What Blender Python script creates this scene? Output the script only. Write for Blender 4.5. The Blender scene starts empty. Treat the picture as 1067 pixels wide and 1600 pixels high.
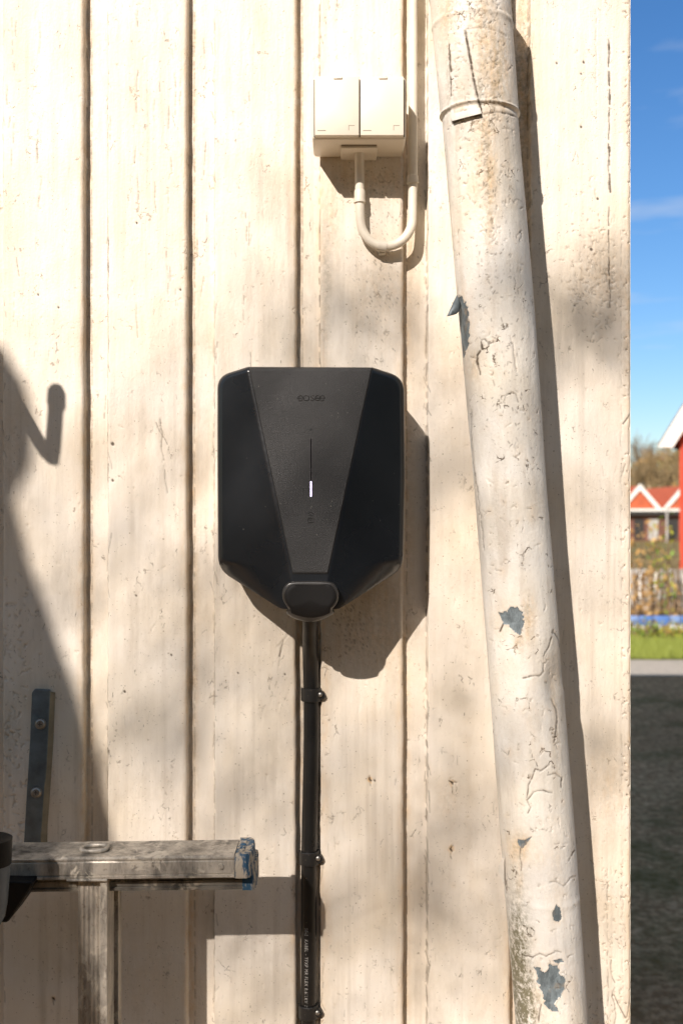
import bpy, bmesh, math, random
import numpy as np
from mathutils import Vector, Matrix
random.seed(5); rng = np.random.default_rng(11)
S = bpy.context.scene
COL = S.collection
R = math.radians
# ------------------------------------------------------------------ camera
DC = 1.15; K = 0.0007/DC; ZC = 1.4
cam = bpy.data.cameras.new('camera'); camo = bpy.data.objects.new('camera', cam); COL.objects.link(camo)
camo.location = (0, -DC, ZC); camo.rotation_euler = (R(90), 0, 0)
cam.sensor_fit = 'VERTICAL'; cam.sensor_height = 36; cam.sensor_width = 24
cam.lens = 36*DC/1.12; cam.clip_start = 0.02; cam.clip_end = 3000
cam.dof.use_dof = True; cam.dof.focus_distance = 1.08; cam.dof.aperture_fstop = 7.5
S.camera = camo
# ------------------------------------------------------------------ sun and sky
SD = Vector((0.47, 1.0, -0.72))            # direction the sunlight travels
SV = (-SD).normalized()
elev = math.asin(SV.z); azim = math.atan2(SV.x, SV.y)
W = bpy.data.worlds.new('World'); S.world = W; W.use_nodes = True
nt = W.node_tree; nt.nodes.clear()
wo = nt.nodes.new('ShaderNodeOutputWorld'); bg = nt.nodes.new('ShaderNodeBackground'); sky = nt.nodes.new('ShaderNodeTexSky')
sky.sky_type = 'NISHITA'; sky.sun_disc = False; sky.sun_elevation = elev; sky.sun_rotation = azim
sky.air_density = 1.15; sky.dust_density = 0.3; sky.ozone_density = 1.7
bg.inputs[1].default_value = 0.070
tcw = nt.nodes.new('ShaderNodeTexCoord'); mpw = nt.nodes.new('ShaderNodeMapping'); mpw.inputs['Scale'].default_value = (2.2, 2.2, 15)
mpw.inputs['Rotation'].default_value = (R(3), R(-6), 0)
nzw = nt.nodes.new('ShaderNodeTexNoise'); nzw.inputs['Scale'].default_value = 1.7; nzw.inputs['Detail'].default_value = 5; nzw.inputs['Roughness'].default_value = .55
crw = nt.nodes.new('ShaderNodeValToRGB'); crw.color_ramp.elements[0].position = .53; crw.color_ramp.elements[1].position = .80
crw.color_ramp.elements[1].color = (.55, .55, .55, 1)
mxw = nt.nodes.new('ShaderNodeMixRGB'); mxw.inputs[2].default_value = (7.6, 7.9, 8.4, 1)
L = nt.links.new
L(tcw.outputs['Generated'], mpw.inputs[0]); L(mpw.outputs[0], nzw.inputs[0]); L(nzw.outputs[0], crw.inputs[0])
hs_ = nt.nodes.new('ShaderNodeHueSaturation'); hs_.inputs['Saturation'].default_value = 1.18; hs_.inputs['Value'].default_value = 1.05
# paler, warmer sky on the sun's side; deeper blue opposite the sun
sx_ = nt.nodes.new('ShaderNodeSeparateXYZ'); L(tcw.outputs['Generated'], sx_.inputs[0])
rt_ = nt.nodes.new('ShaderNodeValToRGB'); rt_.color_ramp.elements[0].position = .25; rt_.color_ramp.elements[1].position = .85
rt_.color_ramp.elements[0].color = (1.15, 1.08, .96, 1); rt_.color_ramp.elements[1].color = (.90, 1.02, 1.25, 1)
ma_ = nt.nodes.new('ShaderNodeMath'); ma_.operation = 'MULTIPLY_ADD'; ma_.inputs[1].default_value = .5; ma_.inputs[2].default_value = .5
rz_ = nt.nodes.new('ShaderNodeValToRGB'); rz_.color_ramp.elements[0].position = .42; rz_.color_ramp.elements[1].position = .75
rz_.color_ramp.elements[0].color = (1, 1, 1, 1); rz_.color_ramp.elements[1].color = (1.32, 1.12, .93, 1); L(sx_.outputs[2], rz_.inputs[0])
mz_ = nt.nodes.new('ShaderNodeMixRGB'); mz_.blend_type = 'MULTIPLY'; mz_.inputs[0].default_value = 1; L(sky.outputs[0], mz_.inputs[1]); L(rz_.outputs[0], mz_.inputs[2])
L(sx_.outputs[1], ma_.inputs[0]); L(ma_.outputs[0], rt_.inputs[0])
mt_ = nt.nodes.new('ShaderNodeMixRGB'); mt_.blend_type = 'MULTIPLY'; mt_.inputs[0].default_value = 1
L(mz_.outputs[0], mt_.inputs[1]); L(rt_.outputs[0], mt_.inputs[2]); L(mt_.outputs[0], hs_.inputs['Color'])
L(crw.outputs[0], mxw.inputs[0]); L(hs_.outputs[0], mxw.inputs[1]); L(mxw.outputs[0], bg.inputs[0]); L(bg.outputs[0], wo.inputs[0])
sl = bpy.data.lights.new('sun', 'SUN'); slo = bpy.data.objects.new('sun', sl); COL.objects.link(slo)
sl.energy = 4.8; sl.angle = R(0.53); sl.color = (1.0, 0.905, 0.825)
slo.rotation_euler = SD.to_track_quat('-Z', 'Y').to_euler(); slo.location = (-3, -6, 6)
S.view_settings.view_transform = 'Standard'; S.view_settings.look = 'None'; S.view_settings.gamma = 1
S.view_settings.exposure = 0.5; S.view_settings.use_curve_mapping = False
S.render.engine = 'CYCLES'

# ------------------------------------------------------------------ helpers
def P(u, v, d=0.0):
    q = K*(DC-d)
    return Vector(((u-533.5)*q, -d, ZC+(800-v)*q))
def link(o, parent=None):
    COL.objects.link(o)
    if parent is not None: o.parent = parent
    return o
def tag(o, label=None, cat=None, group=None, kind=None):
    if label: o['label'] = label
    if cat: o['category'] = cat
    if group: o['group'] = group
    if kind: o['kind'] = kind
    return o
def thing(name, loc, label, cat, group=None):
    o = bpy.data.objects.new(name, None); o.location = loc; o.empty_display_size = .05; link(o)
    return tag(o, label, cat, group)
def finish(name, me, mat, parent=None, smooth=None):
    """world-space mesh -> object; when parented, expressed in the parent's space"""
    if parent is not None:
        off = world_loc(parent); me.transform(Matrix.Translation(-off))
    if mat is not None and not me.materials: me.materials.append(mat)
    if smooth is not None:
        me.polygons.foreach_set('use_smooth', [True]*len(me.polygons))
        if smooth < 179: me.set_sharp_from_angle(angle=R(smooth))
    me.update()
    o = bpy.data.objects.new(name, me); link(o, parent); return o
def world_loc(o):
    v = o.location.copy()
    while o.parent is not None:
        o = o.parent; v = v + o.location
    return v
def grid_mesh(name, X, Y, Z, attrs=None, closed=False, flip=False):
    nz, nx = X.shape
    me = bpy.data.meshes.new(name)
    co = np.stack([X, Y, Z], -1).reshape(-1, 3).astype(np.float32)
    a = np.arange(nz*nx).reshape(nz, nx)
    if closed: a2 = np.concatenate([a, a[:, :1]], 1)
    else: a2 = a
    q = np.stack([a2[:-1, :-1], a2[:-1, 1:], a2[1:, 1:], a2[1:, :-1]], -1).reshape(-1, 4)
    if flip: q = q[:, ::-1]
    n = len(q)
    me.vertices.add(len(co)); me.vertices.foreach_set('co', co.ravel())
    me.loops.add(n*4); me.loops.foreach_set('vertex_index', q.ravel().astype(np.int32))
    me.polygons.add(n); me.polygons.foreach_set('loop_start', np.arange(0, n*4, 4, dtype=np.int32))
    me.polygons.foreach_set('use_smooth', np.ones(n, bool))
    me.update(calc_edges=True)
    for k, v in (attrs or {}).items():
        at = me.attributes.new(k, 'FLOAT', 'POINT'); at.data.foreach_set('value', v.astype(np.float32).ravel())
    return me
def bm_mesh(name, bm):
    bmesh.ops.recalc_face_normals(bm, faces=bm.faces[:])
    me = bpy.data.meshes.new(name); bm.to_mesh(me); bm.free(); return me
def add_box(bm, x0, x1, y0, y1, z0, z1, bev=0.0, seg=2, rot=None):
    m = Matrix.Translation(((x0+x1)/2, (y0+y1)/2, (z0+z1)/2)) @ Matrix.Diagonal((abs(x1-x0), abs(y1-y0), abs(z1-z0), 1))
    r = bmesh.ops.create_cube(bm, size=1, matrix=m)
    vs = r['verts']
    if bev > 0:
        es = list({e for v in vs for e in v.link_edges})
        rr = bmesh.ops.bevel(bm, geom=es+vs, offset=bev, segments=seg, affect='EDGES', profile=.5)
        vs = list({v for f in rr['faces'] for v in f.verts} | {v for v in vs if v.is_valid})
    if rot is not None: bmesh.ops.transform(bm, matrix=rot, verts=vs)
    return vs
def add_tube(bm, pts, rad, n=12, cap=True):
    pts = [Vector(p) for p in pts]
    rads = rad if hasattr(rad, '__len__') else [rad]*len(pts)
    rings = []; prev = None
    for i, p in enumerate(pts):
        t = (pts[min(i+1, len(pts)-1)]-pts[max(i-1, 0)]).normalized()
        if prev is None:
            a = Vector((0, 0, 1)) if abs(t.z) < .9 else Vector((1, 0, 0))
            nrm = t.cross(a).normalized()
        else:
            nrm = (prev - t*prev.dot(t)).normalized()
        prev = nrm; b = t.cross(nrm)
        rings.append([bm.verts.new(p+(nrm*math.cos(2*math.pi*k/n)+b*math.sin(2*math.pi*k/n))*rads[i]) for k in range(n)])
    for i in range(len(rings)-1):
        for k in range(n):
            bm.faces.new((rings[i][k], rings[i][(k+1) % n], rings[i+1][(k+1) % n], rings[i+1][k]))
    if cap:
        bm.faces.new(rings[0][::-1]); bm.faces.new(rings[-1])
def add_poly(bm, pts, vec, bev=0.0, seg=2):
    """prism: polygon pts (world) extruded by vec"""
    vec = Vector(vec)
    a = [bm.verts.new(p) for p in pts]; b = [bm.verts.new(Vector(p)+vec) for p in pts]
    n = len(a); fs = [bm.faces.new(a), bm.faces.new(b[::-1])]
    for i in range(n): fs.append(bm.faces.new((a[i], b[i], b[(i+1) % n], a[(i+1) % n])))
    bmesh.ops.recalc_face_normals(bm, faces=fs)
    if bev > 0:
        es = list({e for f in fs for e in f.edges})
        bmesh.ops.bevel(bm, geom=es, offset=bev, segments=seg, affect='EDGES', profile=.5)
def smooth_closed(pts, it=2, corner=None):
    p = np.array(pts, float)
    for _ in range(it):
        q = np.roll(p, -1, 0)
        p = np.stack([p*.75+q*.25, p*.25+q*.75], 1).reshape(-1, 2)
    return p
def resample(p, n):
    q = np.vstack([p, p[:1]]); d = np.r_[0, np.cumsum(np.hypot(*np.diff(q, axis=0).T))]
    t = np.linspace(0, d[-1], n, endpoint=False)
    return np.stack([np.interp(t, d, q[:, 0]), np.interp(t, d, q[:, 1])], 1)
def round_poly(pts, rads, seg=8):
    out = []; n = len(pts)
    for i in range(n):
        a, b, c = [np.array(pts[j % n], float) for j in (i-1, i, i+1)]
        r = rads[i]
        da = (a-b)/np.linalg.norm(a-b); dc = (c-b)/np.linalg.norm(c-b)
        r = min(r, np.linalg.norm(a-b)*.49, np.linalg.norm(c-b)*.49)
        if r <= 0: out.append(b); continue
        s, e = b+da*r, b+dc*r
        for k in range(seg+1):
            t = k/seg; out.append((1-t)**2*s+2*t*(1-t)*b+t*t*e)
    return np.array(out)
def vnoise(x, y, seed=0):
    """smooth value noise on arrays"""
    xi = np.floor(x).astype(np.int64); yi = np.floor(y).astype(np.int64)
    fx = x-xi; fy = y-yi; fx = fx*fx*(3-2*fx); fy = fy*fy*(3-2*fy)
    def h(a, b):
        n = (a*374761393 + b*668265263 + seed*974711) & 0x7fffffff
        n = ((n ^ (n >> 13))*1274126177) & 0x7fffffff
        return ((n ^ (n >> 16)) & 0xffff)/65535.0
    return (h(xi, yi)*(1-fx)+h(xi+1, yi)*fx)*(1-fy)+(h(xi, yi+1)*(1-fx)+h(xi+1, yi+1)*fx)*fy
def fbm(x, y, seed=0, o=4):
    s = 0; a = .5
    for i in range(o):
        s = s+a*vnoise(x*2**i, y*2**i, seed+i*7); a *= .5
    return s/(1-.5**o)

# ------------------------------------------------------------------ materials
def mat(name):
    m = bpy.data.materials.new(name); m.use_nodes = True
    return m, m.node_tree, m.node_tree.nodes['Principled BSDF']
def NN(nt, t, **kw):
    n = nt.nodes.new(t)
    for k, v in kw.items():
        if k in n.inputs: n.inputs[k].default_value = v
        else: setattr(n, k, v)
    return n
def ramp(nt, src, a, b, ca=(0, 0, 0, 1), cb=(1, 1, 1, 1)):
    r = nt.nodes.new('ShaderNodeValToRGB'); r.color_ramp.elements[0].position = a; r.color_ramp.elements[1].position = b
    r.color_ramp.elements[0].color = ca; r.color_ramp.elements[1].color = cb
    nt.links.new(src, r.inputs[0]); return r.outputs[0]
def mixc(nt, f, a, b, mode='MIX'):
    m = nt.nodes.new('ShaderNodeMixRGB'); m.blend_type = mode
    for i, x in enumerate((f, a, b)):
        if isinstance(x, (int, float)): m.inputs[i].default_value = x
        elif isinstance(x, tuple): m.inputs[i].default_value = (*x[:3], 1)
        else: nt.links.new(x, m.inputs[i])
    return m.outputs[0]
def mth(nt, op, a, b=0.0):
    m = nt.nodes.new('ShaderNodeMath'); m.operation = op
    for i, x in enumerate((a, b)):
        if isinstance(x, (int, float)): m.inputs[i].default_value = x
        else: nt.links.new(x, m.inputs[i])
    return m.outputs[0]
def noise(nt, vec, scale, detail=4, rough=.55, sc=(1, 1, 1), dist=0.0):
    mp = nt.nodes.new('ShaderNodeMapping'); mp.inputs['Scale'].default_value = sc; nt.links.new(vec, mp.inputs[0])
    n = NN(nt, 'ShaderNodeTexNoise', Scale=scale, Detail=detail, Roughness=rough, Distortion=dist); nt.links.new(mp.outputs[0], n.inputs[0])
    return n.outputs[0]
def flecks(nt, vec, scale, size, keep, sc=(1, 1, 1)):
    """sparse specks: voronoi cells, only a share `keep` of them carries a speck"""
    mp = nt.nodes.new('ShaderNodeMapping'); mp.inputs['Scale'].default_value = sc; nt.links.new(vec, mp.inputs[0])
    v = NN(nt, 'ShaderNodeTexVoronoi', Scale=scale); nt.links.new(mp.outputs[0], v.inputs[0])
    sp = nt.nodes.new('ShaderNodeSeparateColor'); nt.links.new(v.outputs['Color'], sp.inputs[0])
    k = mth(nt, 'LESS_THAN', sp.outputs[0], keep)
    s = mth(nt, 'MULTIPLY', sp.outputs[1], size)
    d = mth(nt, 'LESS_THAN', v.outputs['Distance'], s)
    return mth(nt, 'MULTIPLY', k, d)
def bump(nt, bs, h, strength, dist=.001, prev=None):
    b = NN(nt, 'ShaderNodeBump', Strength=strength, Distance=dist); nt.links.new(h, b.inputs['Height'])
    if prev is not None: nt.links.new(prev, b.inputs['Normal'])
    nt.links.new(b.outputs[0], bs.inputs['Normal']); return b.outputs[0]

def painted(name, base, attrs=True, dirt_bounce_col=(.68, .46, .245), peelcol=(.13, .155, .165), moss=0.0, vert=True, crackle=.5):
    m, nt, bs = mat(name); L = nt.links.new
    vec = NN(nt, 'ShaderNodeTexCoord').outputs['Object']
    c = mixc(nt, ramp(nt, noise(nt, vec, 9, 5, .6), .40, .72), base, tuple(x*y for x, y in zip(base, (.93, .885, .80))))
    st = ramp(nt, noise(nt, vec, 30, 6, .65, (1, 1, .18) if vert else (1, 1, .5)), .52, .82)
    c = mixc(nt, mth(nt, 'MULTIPLY', st, .42), c, tuple(x*y for x, y in zip(base, (.72, .62, .48))))
    sk = ramp(nt, noise(nt, vec, 75, 5, .6, (1, 1, .035) if vert else (1, 1, .12)), .50, .70)
    sz = ramp(nt, noise(nt, vec, 4.2, 4, .6), .36, .62)
    c = mixc(nt, mth(nt, 'MULTIPLY', mth(nt, 'MULTIPLY', sk, sz), .50), c, (.38, .31, .235))
    gr = ramp(nt, noise(nt, vec, 13, 6, .7, (1, 1, .5)), .50, .68)
    c = mixc(nt, mth(nt, 'MULTIPLY', gr, .36), c, (.40, .34, .265))
    # freckles of mould and fine grit
    zone = ramp(nt, noise(nt, vec, 6, 3, .6), .42, .66)
    f1 = flecks(nt, vec, 190, .17, .10); f2 = flecks(nt, vec, 420, .30, .10)
    f3 = flecks(nt, vec, 120, .07, .10, (1, 1, .3))
    g = ramp(nt, noise(nt, vec, 260, 3, .7), .60, .74)
    c = mixc(nt, mth(nt, 'MULTIPLY', mth(nt, 'MULTIPLY', g, zone), .55), c, (.30, .235, .15))
    c = mixc(nt, mth(nt, 'MULTIPLY', f1, .55), c, (.22, .16, .09))
    c = mixc(nt, mth(nt, 'MULTIPLY', f2, .45), c, (.20, .15, .09))
    c = mixc(nt, mth(nt, 'MULTIPLY', f3, .6), c, (.16, .115, .07))
    rough = .55
    # thin brittle cracks in patches
    wn = NN(nt, 'ShaderNodeTexNoise', Scale=60, Detail=4, Roughness=.6); L(vec, wn.inputs[0])
    wv = nt.nodes.new('ShaderNodeVectorMath'); wv.operation = 'MULTIPLY_ADD'; L(wn.outputs['Color'], wv.inputs[0]); wv.inputs[1].default_value = (.018, .018, .018); L(vec, wv.inputs[2])
    mpv = nt.nodes.new('ShaderNodeMapping'); mpv.inputs['Scale'].default_value = (1, 1, .35 if vert else .8); L(wv.outputs[0], mpv.inputs[0])
    ve = NN(nt, 'ShaderNodeTexVoronoi', Scale=105 if vert else 85); ve.feature = 'DISTANCE_TO_EDGE'; L(mpv.outputs[0], ve.inputs[0])
    ln = ramp(nt, ve.outputs['Distance'], .020, .060, (1, 1, 1, 1), (0, 0, 0, 1))
    pz = ramp(nt, noise(nt, vec, 34, 4, .65), .56, .64); pz2 = ramp(nt, noise(nt, vec, 150, 2, .5), .46, .56)
    crk = mth(nt, 'MULTIPLY', mth(nt, 'MULTIPLY', ln, pz), mth(nt, 'MULTIPLY', pz2, crackle))
    c = mixc(nt, crk, c, (.13, .095, .06))
    if attrs:
        ad = NN(nt, 'ShaderNodeAttribute', attribute_name='dirt_bounce').outputs['Fac']
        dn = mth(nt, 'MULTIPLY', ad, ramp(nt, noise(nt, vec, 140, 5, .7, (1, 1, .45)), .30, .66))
        c = mixc(nt, mth(nt, 'MINIMUM', dn, .92), c, dirt_bounce_col)  # tan for dirt, and for bounce light painted into the wall grooves
        am = NN(nt, 'ShaderNodeAttribute', attribute_name='moss').outputs['Fac']
        mn = mth(nt, 'MULTIPLY', am, ramp(nt, noise(nt, vec, 190, 5, .75), .38, .6))
        c = mixc(nt, mth(nt, 'MINIMUM', mn, .9), c, (.13, .115, .055))
        ac = NN(nt, 'ShaderNodeAttribute', attribute_name='crack_shade').outputs['Fac']
        c = mixc(nt, mth(nt, 'MINIMUM', ac, .93), c, (.075, .052, .03))
        ap = NN(nt, 'ShaderNodeAttribute', attribute_name='peel').outputs['Fac']
        pf = ramp(nt, ap, .40, .60)
        pc = mixc(nt, ramp(nt, noise(nt, vec, 120, 6, .75, (1, 1, .4)), .40, .62), tuple(x*.75 for x in peelcol), tuple(x*1.6 for x in peelcol)); pc = mixc(nt, mth(nt, 'MULTIPLY', ramp(nt, noise(nt, vec, 70, 5, .7), .56, .68), .55), pc, (.30, .22, .14))
        c = mixc(nt, pf, c, pc)
    L(c, bs.inputs['Base Color']); bs.inputs['Roughness'].default_value = rough; bs.inputs['Specular IOR Level'].default_value = .35
    n1 = noise(nt, vec, 60, 6, .65, (1, 1, .22) if vert else (1, 1, .7))
    n2 = noise(nt, vec, 330, 3, .6)
    # blistered paint: smooth lumps
    vo = NN(nt, 'ShaderNodeTexNoise', Scale=75, Detail=2, Roughness=.4, Distortion=1.6); L(vec, vo.inputs[0])
    bl = ramp(nt, vo.outputs[0], .58, .66)
    h = mth(nt, 'ADD', mth(nt, 'MULTIPLY', n1, 1.0), mth(nt, 'ADD', mth(nt, 'MULTIPLY', n2, .35), mth(nt, 'SUBTRACT', mth(nt, 'MULTIPLY', mth(nt, 'MULTIPLY', bl, zone), .12), mth(nt, 'MULTIPLY', crk, .9))))
    bump(nt, bs, h, .8, .0013)
    return m
WALLBASE = (.765, .70, .61)
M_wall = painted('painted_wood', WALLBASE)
M_pipe = painted('painted_pipe', (.74, .715, .665), vert=False, crackle=.9)
M_pipe_plain = painted('painted_strap', (.74, .715, .665), attrs=False, vert=False)
def simple(name, col, rough=.5, metal=0.0, var=.15, scale=40, bmp=.15, bscale=200, dist=.0004, spec=.5, fl=0.0, flc=(.5, .48, .44)):
    m, nt, bs = mat(name); vec = NN(nt, 'ShaderNodeTexCoord').outputs['Object']
    c = mixc(nt, ramp(nt, noise(nt, vec, scale, 5, .6), .35, .7), col, tuple(max(0, x*(1-var)) for x in col))
    if fl > 0:
        c = mixc(nt, mth(nt, 'MULTIPLY', flecks(nt, vec, 330, .16, fl), .45), c, flc)
        c = mixc(nt, mth(nt, 'MULTIPLY', flecks(nt, vec, 260, .12, fl, (1, 1, .6)), .5), c, flc)
    nt.links.new(c, bs.inputs['Base Color']); bs.inputs['Metallic'].default_value = metal; bs.inputs['Specular IOR Level'].default_value = spec
    rn = ramp(nt, noise(nt, vec, scale*1.7, 4), .3, .7, (rough*.8,)*3+(1,), (min(1, rough*1.2),)*3+(1,)); nt.links.new(rn, bs.inputs['Roughness'])
    if bmp > 0: bump(nt, bs, noise(nt, vec, bscale, 4, .6), bmp, dist)
    return m
M_box = simple('cream_plastic', (.80, .725, .60), .45, 0, .08, 14, .08, 120)
M_gap = simple('dark_gap', (.10, .09, .08), .8)
M_slot = simple('shadowed_seam_plastic', (.30, .25, .19), .7)
M_conduit = simple('cream_conduit', (.76, .69, .57), .45, 0, .14, 40, .15, 150)
M_house = simple('matte_black_housing', (.0085, .0100, .0125), .30, 0, .12, 5, .07, 900, .0003, .5, .04, (.20, .19, .17))
M_panel = simple('textured_black_panel', (.0165, .0155, .0145), .50, 0, .25, 7, .9, 1300, .0008, .5, .16, (.34, .31, .26))
M_sock = simple('socket_black', (.008, .0072, .0068), .6, 0, .2, 12, .1, 700, .0003, .2)
M_ring = simple('satin_black_rim', (.028, .025, .022), .33, 0, .2, 20, .05, 500, .0003, .6)
M_emb = simple('embossed_black', (.013, .013, .013), .3)
M_cable = simple('cable_sheath', (.012, .0115, .011), .33, 0, .3, 30, .12, 500, .0003, .5, .10, (.2, .17, .13))
M_clip = simple('clip_plastic', (.016, .015, .014), .42, 0, .2, 60, .1, 500, .0003, .5, .12, (.3, .25, .19))
M_ink = simple('white_ink', (.42, .40, .37), .6)
M_screw = simple('zinc_screw', (.42, .40, .37), .38, .8, .35, 120, .2, 600)
M_blackcap = simple('black_rubber', (.007, .0065, .0065), .5, 0, .3, 30, .15, 200, spec=.2)
M_bluegrey = simple('grey_blue_plastic', (.10, .12, .135), .45, 0, .3, 30, .15, 200, fl=.1)
def em(name, col, st):
    m, nt, bs = mat(name); bs.inputs['Base Color'].default_value = (*col, 1); bs.inputs['Emission Color'].default_value = (*col, 1); bs.inputs['Emission Strength'].default_value = st
    return m
M_led = em('lit_led', (.80, .70, 1.0), 1.5)
def alu(name, base=(.52, .47, .40), dark=(.085, .08, .072), paint=(.52, .46, .37)):
    m, nt, bs = mat(name); vec = NN(nt, 'ShaderNodeTexCoord').outputs['Object']
    streak = noise(nt, vec, 40, 6, .7, (1, 1, .25)); blot = noise(nt, vec, 38, 6, .66, (1, 1, .8), .8)
    c = mixc(nt, ramp(nt, streak, .40, .66), base, dark)
    pm = ramp(nt, blot, .54, .60)
    c = mixc(nt, mth(nt, 'MULTIPLY', pm, .75), c, paint)
    c = mixc(nt, mth(nt, 'MULTIPLY', ramp(nt, noise(nt, vec, 160, 5, .7), .56, .68), .6), c, (.16, .13, .10))
    nt.links.new(c, bs.inputs['Base Color'])
    nt.links.new(ramp(nt, pm, .2, .8, (.45, .45, .45, 1), (.03, .03, .03, 1)), bs.inputs['Metallic'])
    bs.inputs['Roughness'].default_value = .48
    bump(nt, bs, mth(nt, 'ADD', blot, mth(nt, 'MULTIPLY', streak, .5)), .5, .0008)
    return m
M_alu = alu('dirty_aluminium'); M_alud = alu('shaded_stained_aluminium', (.19, .175, .15), (.05, .046, .04), (.30, .26, .2))  # second, darker tone paints in the lower beam's shade as well as stains
def bluecap():
    m, nt, bs = mat('worn_blue_plastic'); vec = NN(nt, 'ShaderNodeTexCoord').outputs['Object']
    c = mixc(nt, ramp(nt, noise(nt, vec, 170, 5, .7, (1, 1, .3)), .46, .54), (.018, .070, .13), (.40, .34, .26))
    nt.links.new(c, bs.inputs['Base Color']); bs.inputs['Roughness'].default_value = .6
    bump(nt, bs, noise(nt, vec, 200, 5, .7), .6, .0008); return m
M_blue = bluecap()
M_bracket = simple('weathered_zinc', (.15, .18, .195), .5, .25, .45, 55, .5, 160, .0008, .5, .15, (.25, .24, .2))
M_bracket_edge = simple('weathered_zinc_lit_edge', (.27, .24, .17), .6, .2, .35, 60, .4, 160)  # lighter tan puts the strap's lit right side into the colour

# ------------------------------------------------------------------ painter (marks stored on the mesh as point attributes)
class Painter:
    def __init__(s, U, V):
        s.U, s.V = U, V; s.row = V[:, V.shape[1]//2]
        s.a = {k: np.zeros(U.shape, np.float32) for k in ('crack_shade', 'dirt_bounce', 'moss', 'peel', 'h')}
    def rows(s, v0, v1):
        i = np.where((s.row >= v0) & (s.row <= v1))[0]
        return (i.min(), i.max()+1) if len(i) else (0, 0)
    def win(s, u0, u1, v0, v1):
        r0, r1 = s.rows(v0, v1)
        if r1 <= r0: return None
        mid = s.U[(r0+r1)//2]
        c = np.where((mid >= u0-6) & (mid <= u1+6))[0]
        if len(c) == 0: return None
        return (slice(r0, r1), slice(c.min(), c.max()+1))
    def stroke(s, pts, w, k='crack_shade', amt=1.0, soft=.8, h=0.0):
        if k == 'crack_shade': w = w+.55; amt = min(1, amt*1.15)
        p = np.array(pts, float); m = w*2+6
        wn = s.win(p[:, 0].min()-m, p[:, 0].max()+m, p[:, 1].min()-m, p[:, 1].max()+m)
        if wn is None: return
        U, V = s.U[wn], s.V[wn]; D = np.full(U.shape, 1e9)
        for a, b in zip(p[:-1], p[1:]):
            d = b-a; l = max(1e-9, d@d)
            t = np.clip(((U-a[0])*d[0]+(V-a[1])*d[1])/l, 0, 1)
            D = np.minimum(D, np.hypot(U-a[0]-t*d[0], V-a[1]-t*d[1]))
        f = np.clip((w/2+soft-D)/(2*soft), 0, 1)*amt
        s.a[k][wn] = np.maximum(s.a[k][wn], f)
        if h: s.a['h'][wn] += h*np.clip((w*.8+1.1-D)/(w*.8+1.1), 0, 1)
    def blob(s, u, v, su, sv, k='dirt_bounce', amt=.5):
        wn = s.win(u-3*su, u+3*su, v-3*sv, v+3*sv)
        if wn is None: return
        f = np.exp(-.5*(((s.U[wn]-u)/su)**2+((s.V[wn]-v)/sv)**2))*amt
        s.a[k][wn] = np.maximum(s.a[k][wn], f)
    def dent(s, u, v, su, sv, h):
        wn = s.win(u-3*su, u+3*su, v-3*sv, v+3*sv)
        if wn is None: return
        s.a['h'][wn] += np.exp(-.5*(((s.U[wn]-u)/su)**2+((s.V[wn]-v)/sv)**2))*h
    def poly(s, pts, k='peel', h=-.0008, jit=1.2, seed=1):
        p = np.array(pts, float)
        wn = s.win(p[:, 0].min()-3, p[:, 0].max()+3, p[:, 1].min()-3, p[:, 1].max()+3)
        if wn is None: return
        U = s.U[wn]+jit*2*(vnoise(s.U[wn]/4, s.V[wn]/4, seed)-.5)*2; V = s.V[wn]+jit*2*(vnoise(s.U[wn]/4, s.V[wn]/4, seed+5)-.5)*2
        ins = np.zeros(U.shape, bool); n = len(p)
        for i in range(n):
            x0, y0 = p[i]; x1, y1 = p[(i+1) % n]
            if y0 == y1: continue
            c = ((y0 > V) != (y1 > V)) & (U < (x1-x0)*(V-y0)/(y1-y0)+x0)
            ins ^= c
        if k == 'lift': s.a['h'][wn] += ins*h; return
        s.a[k][wn] = np.maximum(s.a[k][wn], ins); s.a['h'][wn] += ins*h
        if k == 'peel':      # lifted, dirty rim of the broken paint
            for a, b in zip(p, np.roll(p, -1, 0)):
                s.stroke([a, b], .1, 'crack_shade', rng.uniform(.2, .75), .7, rng.uniform(-.0002, .0005))
            c = p.mean(0)
            s.blob(c[0], c[1]+4, np.ptp(p[:, 0])*.55, np.ptp(p[:, 1])*.55, 'dirt_bounce', .45)
    def wob(s, p0, p1, w, amp=1.5, amt=.9, k='crack_shade', gaps=.0, h=-.0004, step=7):
        a, b = np.array(p0, float), np.array(p1, float); n = max(2, int(np.linalg.norm(b-a)/step))
        o = rng.normal(0, amp, n+1); o = np.convolve(o, [.25, .5, .25], 'same')
        d = (b-a)/np.linalg.norm(b-a); nr = np.array([-d[1], d[0]])
        q = [a+(b-a)*i/n+nr*o[i] for i in range(n+1)]
        for i in range(n):
            if rng.random() < gaps: continue
            s.stroke(q[i:i+2], w*rng.uniform(.5, 1.4), k, amt*rng.uniform(.55, 1), .7, h)
    def curl(s, u, v, r, w=.3, amt=.6, h=-.0003):
        """a torn flake edge: short jagged line with a thicker dark end"""
        a = rng.uniform(0, 6.28); q = [(u, v)]
        for i in range(rng.integers(2, 6)):
            a += rng.normal(.35, .8); l = r*rng.uniform(.25, .75)
            q.append((q[-1][0]+l*math.cos(a), q[-1][1]+l*math.sin(a)*1.15))
        k = 0
        for a_, b_ in zip(q[:-1], q[1:]):
            s.stroke([a_, b_], w*(1.5 if k == 0 else .6), 'crack_shade', amt*(1 if k == 0 else rng.uniform(.2, .8)), .6, h); k += 1
        s.blob(u, v, r*.9, r*1.1, 'dirt_bounce', amt*.35)

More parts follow.
